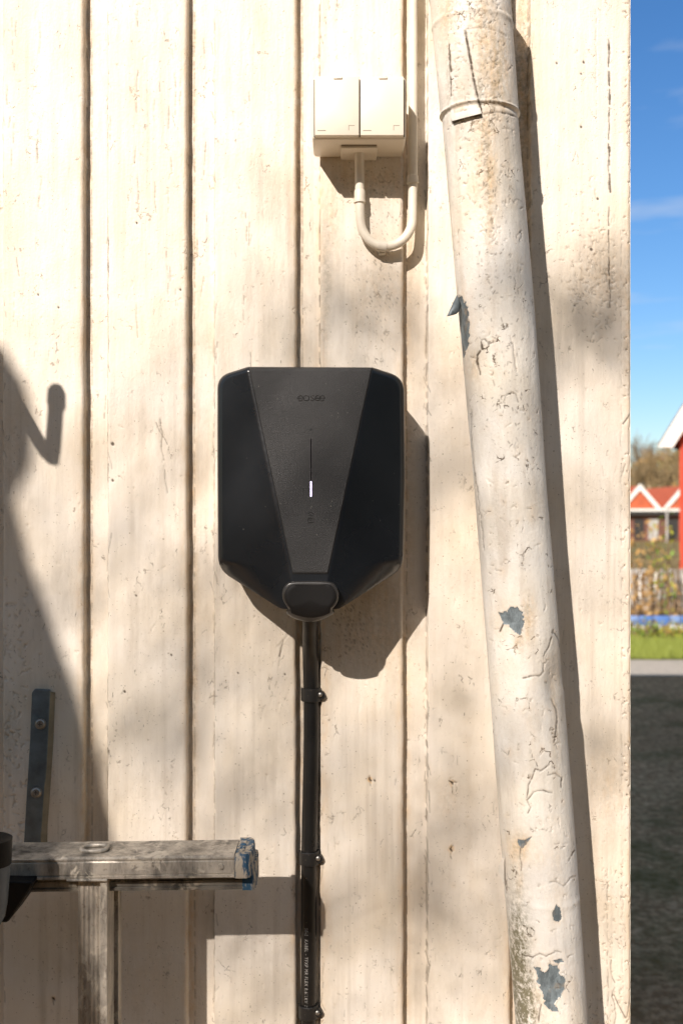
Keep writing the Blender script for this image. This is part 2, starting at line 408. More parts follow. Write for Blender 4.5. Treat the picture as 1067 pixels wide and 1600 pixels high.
# ------------------------------------------------------------------ ground and setting
def sheet(name, x0, x1, y0, y1, z, m, n=1):
    bm = bmesh.new(); bmesh.ops.create_grid(bm, x_segments=n, y_segments=n, size=.5)
    for v in bm.verts: v.co = ((x0+x1)/2+v.co.x*(x1-x0), (y0+y1)/2+v.co.y*(y1-y0), z)
    o = finish(name, bm_mesh(name, bm), m); tag(o, kind='structure'); return o
def groundmat(name, a, b, moss, sc=25):
    m, nt, bs = mat(name); vec = NN(nt, 'ShaderNodeTexCoord').outputs['Object']
    c = mixc(nt, ramp(nt, noise(nt, vec, sc, 8, .8), .44, .58), a, b)
    c = mixc(nt, mth(nt, 'MULTIPLY', ramp(nt, noise(nt, vec, 1.1, 5, .7), .50, .62), moss), c, (.10, .115, .03))
    c = mixc(nt, mth(nt, 'MULTIPLY', ramp(nt, noise(nt, vec, .6, 4, .6), .45, .6), .35), c, tuple(x*.55 for x in a))
    nt.links.new(c, bs.inputs['Base Color']); bs.inputs['Roughness'].default_value = .95; bs.inputs['Specular IOR Level'].default_value = .05
    bump(nt, bs, noise(nt, vec, sc*1.6, 6, .75), 1, .015); return m
M_ground = groundmat('gravel', (.36, .215, .105), (.80, .54, .31), .6)
M_yard = groundmat('dark_yard', (.045, .05, .028), (.075, .07, .04), .5)
M_pave = groundmat('pale_pavement', (.46, .41, .345), (.55, .49, .41), .0, 18)
M_grassg = groundmat('turf', (.12, .15, .03), (.20, .19, .06), .2, 12)
sheet('ground', -300, 300, -120, 900, 0, M_ground)
sheet('yard', -25, 25, -24, -4.5, .004, M_yard)
sheet('pavement', -30, 40, 7.85-.05, 8.78, .004, M_pave)
sheet('lawn', -30, 40, 8.78, 11.2, .008, M_grassg)
sheet('field', -200, 300, 24, 400, .012, groundmat('dry_field', (.20, .16, .07), (.26, .22, .11), .6, 2))

# ------------------------------------------------------------------ the white wooden building
RW = P(985.5, 0).x
HB = 4.12; LB = 2.12
bld = thing('wooden_building', (0, 0, 0), 'white painted wooden building wall of vertical boards filling most of the photo', 'building')
edges = [(-829, -706), (-662, -539), (-495, -373), (-328, -206), (-162, -39), (5, 131.5), (168, 293), (335, 463), (500, 630), (668, 797), (828, 985.5)]
REC = .0125
def build_wall():
    ub = lambda u: (u-533.5)*.0007
    dx = .00092
    xs = list(np.arange(ub(-14), RW, dx)); ext = []
    for (l, r) in edges:
        for q, offs in ((ub(l), (-.0004, 0, .0006, .0014)), (ub(r), (-.0045, -.0032, -.002, -.001, -.0004, 0, .0004))):
            for o in offs:
                if q+o <= RW: ext.append(q+o)
    xs = np.array(sorted(set(round(v, 6) for v in xs+ext)))
    keep = [xs[0]]
    for x in xs[1:]:
        if x-keep[-1] > .00018: keep.append(x)
    xs = np.array(keep); xs[-1] = RW
    xs = np.concatenate([[-3.2, -2, -1.2], xs])
    zs = np.concatenate([[0.0, .3, .6], np.arange(ZC-.57, ZC+.572, .00092), [2.1, 2.6, 3.4, HB]])[::-1]
    X, Z = np.meshgrid(xs, zs)
    U = X/.0007+533.5; V = 800-(Z-ZC)/.0007
    # board profile, with board edges wandering a little along their length
    D = np.zeros_like(X)
    lane = np.full(X.shape, REC)
    for i, (l, r) in enumerate(edges):
        wl = .0011*(fbm(Z*9+i*3.1, Z*0+i, 3)-.5)+.0006*(vnoise(Z*70, Z*0+i, 4)-.5)
        wr = .0013*(fbm(Z*8+i*5.1, Z*0+i+.5, 9)-.5)+.0008*(vnoise(Z*60, Z*0+i, 8)-.5)
        if i == len(edges)-1: wr = wr*0+.0008*(vnoise(Z*120, Z*0, 77)-.5)
        a = ub(l)+wl; b = ub(r)+wr; rr = .0042
        t = X-(b-rr)
        rd = np.where(t > 0, rr-np.sqrt(np.maximum(0, rr*rr-np.minimum(t, rr)**2)), 0)
        t2 = (a+.0018)-X
        rd2 = np.where(t2 > 0, .0018-np.sqrt(np.maximum(0, .0018**2-np.minimum(t2, .0018)**2)), 0)
        ins = (X >= a) & (X <= b)
        cup = .0011*(((X-(a+b)/2)/((b-a)/2))**2) - .0006
        lane = np.where(ins, rd+rd2+cup*0+np.where(np.abs(X-(a+b)/2) < (b-a)/2, cup, 0)*.7, lane)
    D = lane
    p = Painter(U, V)
    B = [(5, 131), (168, 293), (335, 463), (500, 630), (668, 797), (828, 985)]
    # seams along the left edges of the boards and the grooves
    for l, amt, gap in ((168, .9, .15), (335, .6, .25), (500, .75, .25), (668, .55, .3), (828, .6, .3), (5, .45, .3)):
        p.wob((l-.5, -10), (l-.5, 1610), 1.0, .8, amt, gaps=gap, step=9)
        for _ in range(26):
            v = rng.uniform(0, 1600); p.wob((l+rng.normal(0, 3), v), (l+rng.normal(0, 3), v+rng.uniform(8, 40)), .8, 1, .55, gaps=.2)
    p.wob((168, 340), (168, 545), 2.2, .7, 1, gaps=.05); p.wob((168, 560), (168, 760), 1.3, .7, .8, gaps=.1); p.wob((167, 1140), (168, 1300), 1.2, .5, .8, gaps=.1)
    p.wob((950, 62), (952, 480), 1.3, 1.0, .95, gaps=.18); p.wob((951, 70), (952, 170), 2.4, .8, 1, gaps=.15); p.wob((952, 230), (953, 300), 2.0, .6, 1, gaps=.1)
    p.wob((931, 8), (931, 180), .8, .8, .4, gaps=.35); p.wob((970, 360), (972, 1590), .6, 1, .3, gaps=.5)
    p.wob((333, 520), (333, 1590), .9, .7, .4, gaps=.4); p.wob((948, 1350), (950, 1600), .8, 1.4, .55, gaps=.35)
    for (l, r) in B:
        for v in np.arange(-10, 1640, 30): p.blob(r+3+rng.normal(0, 1), v, 5.5, 24, 'dirt_bounce', rng.uniform(.45, .8))  # warm bounce light painted along each groove floor and board side
    for (l, r) in B:     # dark line painted where the groove shadow ends, right of each board
        p.wob((r+(9 if r < 500 else 6), -10), (r+(9 if r < 500 else 6), 1610), .7, .5, .6, gaps=.2)
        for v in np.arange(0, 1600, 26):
            if rng.random() < .6: p.blob(r-2+rng.normal(0, 2), v, 5, rng.uniform(12, 40), 'dirt_bounce', rng.uniform(.15, .55))
    for v in np.arange(60, 1600, 40): p.blob(503+rng.normal(0, 3), v, 6, 30, 'dirt_bounce', rng.uniform(.2, .7))
    # scattered short grain cracks, chips and curls
    for _ in range(190):
        b = B[rng.integers(len(B))]; u = rng.uniform(b[0]+5, b[1]-5); v = rng.uniform(0, 1600)
        p.wob((u, v), (u+rng.normal(0, 1.5), v+rng.uniform(4, 22)), .25, .8, rng.uniform(.15, .55), gaps=.2, h=-.0002)
    for _ in range(50):
        v = rng.uniform(-10, 560); u = rng.choice([215, 245, 262, 272, 25, 60, 318, 390])+rng.normal(0, 5)
        p.wob((u, v), (u+rng.normal(0, 2), v+rng.uniform(10, 60)), .7, 1, rng.uniform(.35, .8), gaps=.3)
    for _ in range(260):
        b = B[rng.integers(len(B))]; u = rng.uniform(b[0]+4, b[1]-4); v = rng.uniform(0, 1600)
        p.curl(u, v, rng.uniform(1.5, 4.5), .15, rng.uniform(.15, .45))
    for _ in range(150):   # the flaky area by the right edge and the left board
        p.curl(rng.normal(930, 22), rng.normal(440, 60), rng.uniform(2, 6), .5, rng.uniform(.2, .6), -.0004)
    for _ in range(110): p.curl(rng.uniform(2, 45), rng.uniform(900, 1310), rng.uniform(2, 7), .6, rng.uniform(.1, .35), -.0006)
    for _ in range(60): p.curl(rng.normal(952, 14), rng.uniform(1350, 1600), rng.uniform(2, 6), .5, rng.uniform(.2, .6), -.0004)
    for _ in range(90):
        v = rng.uniform(0, 1600); p.curl(rng.uniform(972, 985), v, rng.uniform(1.5, 4), .6, rng.uniform(.3, .8), -.0006)
    for v in rng.uniform(0, 1600, 40): p.blob(985, v, 3, rng.uniform(4, 16), 'dirt_bounce', .8)
    for u, v, r in ((869, 98, 1.6), (911, 97, 1.8), (907, 115, 1.4), (907, 198, 1.8), (703, 78, 1.2), (933, 310, 2), (923, 389, 2.6), (585, 1219, 1.5), (449, 1225, 0), (60, 460, 1.4), (92, 480, 1.4), (214, 348, 1.6), (282, 452, 1.6), (445, 1053, 1.2), (100, 1380, 1), (372, 1051, 1.2), (213, 930, 1.4), (176, 693, 3), (176, 750, 2), (268, 1023, 1.4), (195, 1080, 2)):
        if r: p.stroke([(u, v), (u+.5, v+1)], r*1.5, 'crack_shade', .95, .6, -.0006)
    # knots with torn paint
    for u, v, r in ((706, 1223, 6.5), (704, 1327, 6), (578, 1218, 4), (84, 1560, 4)):
        p.poly([(u-r, v-r*.4), (u, v-r*.9), (u+r, v-r*.5), (u+r*.4, v+r*.6), (u, v+r*1.5), (u-r*.5, v+r*.5)], 'dirt_bounce', -.0004)
        p.curl(u, v, r, .9, .9, -.0006); p.curl(u+1, v+1, r*.6, .9, .9, -.0006); p.stroke([(u-1, v-1), (u+1, v+2)], 2.0, 'crack_shade', .95)
        p.wob((u, v+r), (u+1, v+r*2.4), .7, .8, .7)
    # long peeling line near lower right, cracks at lower right corner
    p.wob((960, 1555), (978, 1590), 1.2, 1.8, .9); p.wob((978, 1590), (985, 1560), 1.2, 1.5, .8); p.wob((955, 1500), (960, 1600), 1.0, 2, .7, gaps=.2)
    p.wob((973, 662), (985, 645), 1.5, 1, .95); p.wob((970, 745), (977, 725), .9, .6, .7)
    p.wob((250, 655), (262, 770), .8, 2, .6, gaps=.1); p.wob((245, 660), (260, 695), .9, 2, .7); p.wob((436, 1025), (443, 1000), 1.2, 1, .9); p.wob((440, 1012), (436, 1040), .9, .6, .6)
    p.wob((452, 990), (434, 1010), .5, 1, .3)
    # mould smears, and warm bounce light painted in the narrow groove entries
    for u, v, su, sv, a in ((600, 450, 34, 60, .30), (520, 330, 10, 60, .45), (560, 285, 45, 22, .5), (610, 290, 22, 25, .5), (640, 350, 6, 80, .55), (585, 990, 50, 60, .40), (600, 940, 35, 30, .4),
                            (940, 430, 36, 50, .42), (955, 1240, 30, 60, .30), (985, 480, 8, 90, .7), (20, 700, 20, 60, .25), (640, 800, 6, 200, .3), (215, 170, 30, 60, .18), (205, 300, 25, 50, .15),
                            (700, 1250, 15, 30, .25), (120, 1420, 60, 80, .12), (230, 1520, 60, 50, .16), (480, 1300, 6, 300, .35), (810, 300, 14, 300, .85), (818, 120, 12, 140, .95), (822, 700, 8, 400, .3),
                            (440, 900, 25, 60, .2), (700, 560, 20, 60, .18), (300, 1000, 5, 300, .5), (134, 900, 5, 400, .4), (134, 200, 4, 260, .55), (299, 200, 4, 260, .55), (467, 300, 5, 240, .6)):
        p.blob(u, v, su, sv, 'dirt_bounce', a); p.blob(u, v, su, sv, 'moss', a*.5)
    p.blob(814, 250, 9, 220, 'moss', .5); p.blob(568, 300, 30, 14, 'moss', .3); p.blob(510, 430, 6, 90, 'moss', .35)
    for _ in range(120): p.stroke([(rng.normal(590, 28), rng.normal(300, 60))]*2+[], .8, 'crack_shade', rng.uniform(.3, .8))
    for _ in range(90):
        q = (rng.normal(600, 24), rng.normal(430, 60)); p.stroke([q, (q[0]+1, q[1]+2)], .5, 'crack_shade', rng.uniform(.3, .8))
    for _ in range(120):
        q = (rng.normal(545, 12), rng.normal(960, 40)); p.stroke([q, (q[0]+1, q[1]+2)], .7, 'crack_shade', rng.uniform(.3, .7))
    ug = (fbm(X*90, Z*9, 21)-.5)*.0011+(fbm(X*14, Z*6, 31)-.5)*.0016
    inv = (U > -14)
    Y = D - p.a['h']*inv - ug
    at = {k: p.a[k] for k in ('crack_shade', 'dirt_bounce', 'moss', 'peel')}
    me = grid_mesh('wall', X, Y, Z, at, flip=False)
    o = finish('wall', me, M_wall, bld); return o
build_wall()
# the rest of the building: other walls, corner return, roof
bm = bmesh.new()
add_box(bm, -3.2, RW-.001, .03, LB, 0, HB)
finish('side_wall', bm_mesh('side_wall', bm), M_box, bld)
bm = bmesh.new()
add_box(bm, RW-.024, RW-.0002, .0025, .0295, .02, HB-.01)
finish('corner_board', bm_mesh('corner_board', bm), M_box, bld)
bm = bmesh.new()
add_poly(bm, [(-3.4, -.18, HB+.01), (-3.4, LB+.03, HB+.01), (-3.4, LB/2, HB+.4)], (RW+3.44, 0, 0))
finish('roof', bm_mesh('roof', bm), simple('roof_felt', (.08, .075, .07), .8), bld)

# ------------------------------------------------------------------ drainpipe
pd = thing('drainpipe', P(880, 1600, 0.07), 'leaning white painted metal drainpipe with peeling paint and bare grey patches beside the wall corner', 'drainpipe')
pv = np.array([-1400, -60, 0, 200, 460, 560, 760, 1040, 1320, 1600, 1680, 2400])
pl = np.array([560, 666, 672, 691, 713, 722, 740, 762, 782, 805, 811, 866])
pr = np.array([685, 791, 796, 810, 833, 840, 853, 877, 899, 918, 924, 980])
CD = .072
def build_pipe():
    zdense = np.arange(ZC+.60, ZC-.60, -.00095)
    zz = np.concatenate([[2.5, 2.3, 2.1], zdense, [.7, .5, .3]])
    vv = 800-(zz-ZC)/(K*(DC-CD))
    l = np.interp(vv, pv, pl); r = np.interp(vv, pv, pr)
    ker = np.hanning(101); ker /= ker.sum()
    sm = lambda a: np.convolve(np.pad(a, 50, 'edge'), ker, 'valid')
    l, r = sm(l), sm(r)
    cx = ((l+r)/2-533.5)*K*(DC-CD); rad = (r-l)/2*K*(DC-CD)*.985
    rad = rad + np.where(vv < 182, .0011, 0)+.0009*np.exp(-((vv-44)/4.0)**2)+.0012*np.exp(-((vv-181)/2.5)**2)-.0009*np.exp(-((vv-186)/2.5)**2)+.0005*np.exp(-((vv-1398)/5)**2)
    n = 300
    th = np.linspace(0, 2*np.pi, n, endpoint=False)
    TH, CX = np.meshgrid(th, cx); RAD = np.meshgrid(th, rad)[1]; ZZ = np.meshgrid(th, zz)[1]
    X = CX+RAD*np.cos(TH); Y = -CD+RAD*np.sin(TH)
    dist = DC+Y
    U = X/(K*dist)+533.5; V = 800-(ZZ-ZC)/(K*dist)
    # only the camera-facing half takes marks: keep the windows monotonic by rolling
    half = slice(n//2, n)
    p = Painter(U[:, half], V[:, half])
    p.poly([(706, 458), (720, 462), (729, 478), (732, 500), (733, 520), (728, 545), (721, 560), (714, 548), (708, 500)], seed=3)
    p.poly([(779, 957), (790, 955), (797, 950), (806, 948), (818, 960), (817, 976), (812, 991), (803, 988), (796, 978), (786, 975), (783, 966)], seed=4)
    p.stroke([(786, 975), (781, 986)], 2.2, 'crack_shade', .95); p.stroke([(779, 957), (785, 968)], 1.2, 'crack_shade', .9)
    p.poly([(863, 1428), (869, 1413), (876, 1420), (877, 1434), (873, 1441), (865, 1440)], seed=5, jit=.6)
    p.poly([(833, 1511), (844, 1513), (850, 1521), (856, 1515), (858, 1506), (872, 1508), (874, 1521), (882, 1529), (881, 1546), (873, 1560), (867, 1570), (874, 1582), (860, 1579), (850, 1570), (847, 1548), (838, 1536), (840, 1524)], seed=6)
    p.poly([(863, 1501), (877, 1498), (880, 1503), (868, 1505)], seed=7, jit=.5)
    p.poly([(808, 1312), (816, 1314), (830, 1307), (824, 1316), (814, 1327), (809, 1320)], seed=8, jit=.6)
    p.wob((845, 1570), (841, 1595), 1.4, 1.2, .9)
    p.poly([(700, 53), (725, 46), (752, 176), (706, 189)], 'lift', .0016, .6, 9)
    # weather streaks, algae
    for u, v, su, sv, a in ((757, 60, 16, 60, .8), (775, 110, 18, 60, .9), (745, 250, 12, 60, .5), (765, 300, 10, 70, .75), (757, 210, 12, 30, .85), (752, 230, 8, 30, .8), (700, 20, 12, 40, .6), (790, 30, 10, 40, .5), (735, 230, 10, 12, .4), (740, 570, 10, 20, .5),
                            (825, 965, 8, 26, .85), (812, 1000, 8, 12, .7), (812, 1325, 14, 18, .7), (812, 1360, 4, 30, .5), (830, 1130, 10, 60, .2), (868, 1120, 6, 60, .4), (875, 1070, 6, 50, .3), (720, 170, 8, 40, .4), (855, 1400, 30, 12, .15), (868, 1380, 14, 60, .25), (840, 1340, 20, 20, .25)):
        p.blob(u, v, su, sv, 'dirt_bounce', a); p.blob(u, v, su*.8, sv, 'moss', a*.55)
    for u, v, su, sv, a in ((808, 1510, 13, 70, 1.6), (818, 1580, 15, 50, 1.7), (802, 1490, 5, 30, .9), (826, 1600, 7, 24, .9), (762, 290, 5, 80, .55), (750, 130, 4, 60, .6), (755, 200, 10, 12, .6), (700, 120, 3, 60, .4)):
        p.blob(u, v, su, sv, 'moss', a)
    # crackled paint
    def ctr(v): return (np.interp(v, pv, pl), np.interp(v, pv, pr))
    for _ in range(330):
        v = rng.uniform(-10, 1600) if rng.random() < .6 else rng.uniform(-10, 380); a, b = ctr(v)
        u = a+(b-a)*np.clip(rng.beta(2, 2), .05, .95)
        p.curl(u, v, rng.uniform(2, 7), .4, rng.uniform(.15, .8), -.0004)
    for _ in range(260):
        v = rng.uniform(-10, 420) if rng.random() < .7 else rng.uniform(420, 700); a, b = ctr(v)
        u = a+(b-a)*np.clip(rng.normal(.58, .16), .05, .95); p.stroke([(u, v), (u+rng.normal(0, 2), v+rng.normal(0, 3))], .7, 'crack_shade', rng.uniform(.3, .8))
    def path(q, w=1.0, amt=.85, amp=.9, h=-.0005):
        for a, b in zip(q[:-1], q[1:]): p.wob(a, b, w, amp, amt, gaps=.04, h=h, step=4)
    path([(751, 534), (752, 545), (744, 555), (743, 565), (750, 585)], 2.6, 1.0); path([(752, 532), (757, 530), (762, 536), (770, 534)], 1.2); path([(745, 560), (734, 558)], 1)
    path([(796, 525), (800, 536), (803, 556), (806, 580)], .9, .6); path([(790, 617), (798, 613), (806, 616), (809, 628)], 1, .7)
    path([(822, 1246), (826, 1225), (836, 1202), (845, 1205), (858, 1195), (868, 1200)], 1.1); path([(822, 1250), (834, 1238), (848, 1236), (862, 1238)], 1.3); path([(855, 1210), (868, 1208), (877, 1216), (876, 1230)], 1.1); path([(822, 1250), (829, 1262), (824, 1270)], 1)
    path([(850, 1030), (852, 1020), (860, 1000), (864, 985), (872, 1000), (878, 1022)], 1.1); path([(812, 1060), (826, 1057), (842, 1056), (850, 1050)], 1.3); path([(851, 1035), (850, 1050)], .9)
    path([(820, 1495), (832, 1496), (842, 1490), (852, 1494), (866, 1487), (876, 1488)], 1.2, .8); path([(865, 1160), (870, 1130), (870, 1110), (862, 1090)], 1.5, .7)
    path([(858, 1380), (870, 1378), (880, 1384), (890, 1372), (899, 1370)], .9, .6); path([(888, 1345), (900, 1325)], 1.2, .8)
    path([(814, 1360), (812, 1330), (812, 1318)], 1.2, .8); path([(712, 462), (709, 470), (704, 476), (700, 490)], 1.0, .8); path([(742, 740), (748, 790), (752, 830), (756, 860)], .8, .5)
    path([(736, 640), (735, 700), (742, 760)], .8, .5); path([(738, 1080), (770, 1140), (773, 1200)], 0.6, .2); path([(781, 1350), (786, 1380), (793, 1410)], 2.0, .8)
    path([(696, 206), (702, 197), (716, 190)], 1.1, .8); path([(752, 178), (775, 175), (790, 178), (806, 182)], 1.3, .85); path([(728, 45), (760, 43), (780, 50), (797, 62)], .7, .4)
    path([(727, 48), (735, 95), (743, 140), (752, 176)], 2.6, 1.0, .4); path([(703, 70), (702, 90), (704, 120), (706, 150)], 1.6, .9, 1.4); p.wob((704, 80), (705, 112), 3.0, 1.2, 1); path([(706, 191), (728, 182), (752, 179)], 2.2, 1, .5)
    path([(793, 110), (806, 95), (812, 100)], 1, .8); path([(765, 88), (770, 96), (778, 92)], 1, .7)
    # dents
    p.dent(866, 1068, 10, 26, -.0045); p.dent(877, 1082, 5, 14, .0016); p.dent(850, 1000, 10, 22, .0006); p.dent(742, 560, 14, 14, -.001)
    p.dent(800, 1300, 18, 30, .0008); p.dent(812, 1320, 12, 12, -.0010)
    at = {}
    for k in ('crack_shade', 'dirt_bounce', 'moss', 'peel'):
        f = np.zeros(X.shape); f[:, half] = p.a[k]; at[k] = f
    H = np.zeros(X.shape); H[:, half] = p.a['h']
    lump = (fbm(TH*7, ZZ*26, 51)-.5)*.0008+(fbm(TH*26, ZZ*90, 61)-.5)*.00015
    lump *= np.sin(TH/2)**.5
    RR = RAD+H*.9+lump
    X = CX+RR*np.cos(TH); Y = -CD+RR*np.sin(TH)
    me = grid_mesh('pipe_tube', X, Y, ZZ, at, closed=True, flip=True)
    finish('pipe_tube', me, M_pipe, pd)
    return cx, rad, zz
cxp, radp, zzp = build_pipe()
def on_pipe(u, v, off):
    """point on the pipe seen at (u,v), lifted by off"""
    for it in range(8):
        d = CD if it == 0 else dd
        p = P(u, v, d); cx = np.interp(-p.z, -zzp, cxp); r = np.interp(-p.z, -zzp, radp)+off
        t = max(-.999, min(.999, (p.x-cx)/r)); dd = CD+r*math.sqrt(1-t*t)
    return P(u, v, dd)
def pipe_plate(name, quad, off0, off1, nu=10, nv=26, m=M_pipe_plain, lift=0.0, wob=.0):
    """plate over the pipe; quad = TL,TR,BR,BL px; off0/off1 inner/outer lift"""
    bm = bmesh.new(); g = []
    for lay, off in ((0, off1), (1, off0)):
        G = []
        for j in range(nv+1):
            row = []
            for i in range(nu+1):
                s, t = i/nu, j/nv
                a = Vector(quad[0]).lerp(Vector(quad[1]), s); b = Vector(quad[3]).lerp(Vector(quad[2]), s); q = a.lerp(b, t)
                e = min(s, 1-s)*nu; ex = -.0006 if (lay == 0 and (e < .5 or j in (0, nv))) else 0
                row.append(bm.verts.new(on_pipe(q.x+wob*math.sin(t*9), q.y, off+ex+lift*t*t+(.0004*random.random() if lay == 0 else 0))))
            G.append(row)
        g.append(G)
    for lay in (0, 1):
        for j in range(nv):
            for i in range(nu): bm.faces.new((g[lay][j][i], g[lay][j][i+1], g[lay][j+1][i+1], g[lay][j+1][i]))
    for j in range(nv):
        for i in (0, nu): bm.faces.new((g[0][j][i], g[0][j+1][i], g[1][j+1][i], g[1][j][i]))
    for i in range(nu):
        for j in (0, nv): bm.faces.new((g[0][j][i], g[0][j][i+1], g[1][j][i+1], g[1][j][i]))
    return finish(name, bm_mesh(name, bm), m, pd, 40)
pipe_plate('seam_lip', [(704.5, 178), (749.5, 168), (752, 177), (706, 189)], .0008, .0034, 14, 4, lift=.0012)
# curled paint flake
bm = bmesh.new(); fl = []
for i in range(9):
    t = i/8; a = P(714-6*t-8*t*t, 460+10*t+20*t*t, .078+.014*t); b = P(720-6*t-16*t**6, 476+22*t-4*t*t, .084+.008*t)
    fl.append((bm.verts.new(a), bm.verts.new(b)))
for i in range(8): bm.faces.new((fl[i][0], fl[i+1][0], fl[i+1][1], fl[i][1]))
me = bm_mesh('paint_flake', bm)
ff = finish('paint_flake', me, M_bracket, pd, 60); md = ff.modifiers.new('s', 'SOLIDIFY'); md.thickness = .0006
ff['label'] = 'curled grey-backed flake of paint lifting off the pipe'
bm = bmesh.new(); a = [(787, 1338), (779, 1352), (778, 1362), (787, 1382)]
add_poly(bm, [P(u, v, .085) for u, v in a], (0, -.0008, 0)); finish('paint_flake', bm_mesh('paint_flake', bm), M_pipe_plain, pd)

# ------------------------------------------------------------------ wall charger
ch = thing('wall_charger', P(485, 770, 0), 'black faceted electric car charger with thin lit stripe mounted on the white wall', 'wall charger')
outl = round_poly([(388, 573), (582, 574), (631, 590), (632.5, 740), (630, 888), (529, 952), (440, 952), (341, 890), (340, 740), (340, 588)], [0, 0, 22, 0, 22, 6, 6, 22, 0, 20], 10)
def cpanel(v): return .086+.020*(v-573)/324
def plane3(a, b, c):
    A = np.array([[a[0], a[1], 1], [b[0], b[1], 1], [c[0], c[1], 1]]); return np.linalg.solve(A, [a[2], b[2], c[2]])
PLl = plane3((388, 573, cpanel(573)), (456, 897, cpanel(897)), (340, 745, .073))
PLr = plane3((582, 573, cpanel(573)), (513, 897, cpanel(897)), (632, 745, .071))
def seg_dist(P_, a, b):
    d = b-a; t = np.clip(((P_-a)@d)/(d@d), 0, 1); return np.linalg.norm(P_-(a+t[:, None]*d), axis=1)
def build_housing():
    ol = resample(outl, 520); c = np.array([485., 745.])
    s = np.concatenate([np.linspace(0.02, .80, 34), np.linspace(.80, 1, 46)[1:]])
    PT = c+(ol-c)[None]*s[:, None, None]
    fl = PT.reshape(-1, 2)
    q = np.vstack([outl, outl[:1]]); D = np.full(len(fl), 1e9); RR = np.full(len(fl), 9.)
    wsum = np.zeros(len(fl)); rs = np.zeros(len(fl))
    for a, b in zip(q[:-1], q[1:]):
        if np.linalg.norm(b-a) < 1e-6: continue
        d = seg_dist(fl, a, b); D = np.minimum(D, d)
        mid = (a+b)/2; r = 42. if mid[1] > 885 else 8.
        w = np.linalg.norm(b-a)/(d+1.)**4; wsum += w; rs += w*r
    RR = rs/wsum
    u, v = fl[:, 0], fl[:, 1]
    dep = np.minimum(np.minimum(cpanel(v)-.0006, PLl[0]*u+PLl[1]*v+PLl[2]), PLr[0]*u+PLr[1]*v+PLr[2])
    t = np.clip(1-D/RR, 0, 1); dep = dep-RR*.00066*(1-np.sqrt(np.maximum(0, 1-t*t*.985)))*np.where(RR > 20, .72*np.clip(np.abs(u-485)/132, .2, 1)**2, 1)
    x = (u-533.5)*K*(DC-dep); z = ZC+(800-v)*K*(DC-dep); y = -dep
    sh = PT.shape[:2]
    X, Y, Z = x.reshape(sh), y.reshape(sh), z.reshape(sh)
    # sides back to the wall
    cx, cz = P(485, 745, .07).x, P(485, 745, .07).z
    ex = []
    for f, k in ((.8, .998), (.5, .99), (.2, .975), (.02, .965)):
        ex.append((cx+(X[-1]-cx)*k, Y[-1]*f, cz+(Z[-1]-cz)*k))
    X = np.vstack([X]+[e[0][None] for e in ex]); Y = np.vstack([Y]+[e[1][None] for e in ex]); Z = np.vstack([Z]+[e[2][None] for e in ex])
    me = grid_mesh('housing', X, Y, Z, closed=True)
    bm = bmesh.new(); bm.from_mesh(me)
    bmesh.ops.holes_fill(bm, edges=[e for e in bm.edges if e.is_boundary], sides=0)
    bmesh.ops.recalc_face_normals(bm, faces=bm.faces[:]); bm.to_mesh(me); bm.free()
    return finish('housing', me, M_house, ch, 30)
hs = build_housing()
def trap_panel():
    nu, nv = 60, 120; U = np.zeros((nv+1, nu+1)); V = U.copy(); Dp = U.copy()
    for j in range(nv+1):
        t = j/nv; v = 574.5+(898-574.5)*t
        l = 388.5+(457-388.5)*t; r = 582-(582-512.5)*t
        s = np.linspace(0, 1, nu+1); s = .5-.5*np.cos(np.pi*s)
        U[j] = l+(r-l)*s; V[j] = v
        e = np.minimum(U[j]-l, r-U[j]); e = np.minimum(e, min(v-574.5, 898-v)+0*e)
        Dp[j] = cpanel(v)+.0010-.0022*np.clip(1-e/2.2, 0, 1)**2
    q = K*(DC-Dp)
    me = grid_mesh('front_panel', (U-533.5)*q, -Dp, ZC+(800-V)*q, flip=True)
    return finish('front_panel', me, M_panel, ch, 60)
trap_panel()
def raised(name, u0, u1, v0, v1, dep, th, m, parent, bev=0.0):
    bm = bmesh.new(); a, b = P(u0, v1, dep), P(u1, v0, dep)
    add_box(bm, a.x, b.x, -dep-th, -dep, a.z, b.z, bev, 1)
    return finish(name, bm_mesh(name, bm), m, parent, 40)
d0 = cpanel(722)+.0010
def slit(name, u0, u1, v0, v1, m):
    bm = bmesh.new(); pts = []
    for (u, v) in ((u0, v0), (u1, v0), (u1, v1), (u0, v1)): pts.append(P(u, v, cpanel(v)+.0012))
    add_poly(bm, pts, (0, .002, 0)); return finish(name, bm_mesh(name, bm), m, ch)
slit('status_strip', 484.6, 487.0, 685, 752, simple('gloss_black_strip', (.003, .003, .003), .25))
slit('status_light', 484.8, 487.0, 752, 776, M_led)
slit('strip_frame', 483.9, 484.6, 684, 777, simple('strip_bezel', (.06, .052, .055), .4)); slit('strip_frame', 487.2, 487.9, 684, 777, bpy.data.materials['strip_bezel'])
bm = bmesh.new(); pp = P(486, 671, cpanel(671)+.0009)
add_tube(bm, [pp+Vector((0, .001, 0)), pp+Vector((0, -.0004, 0))], [.0012, .0010], 16)
finish('sensor_dot', bm_mesh('sensor_dot', bm), M_emb, ch, 40)
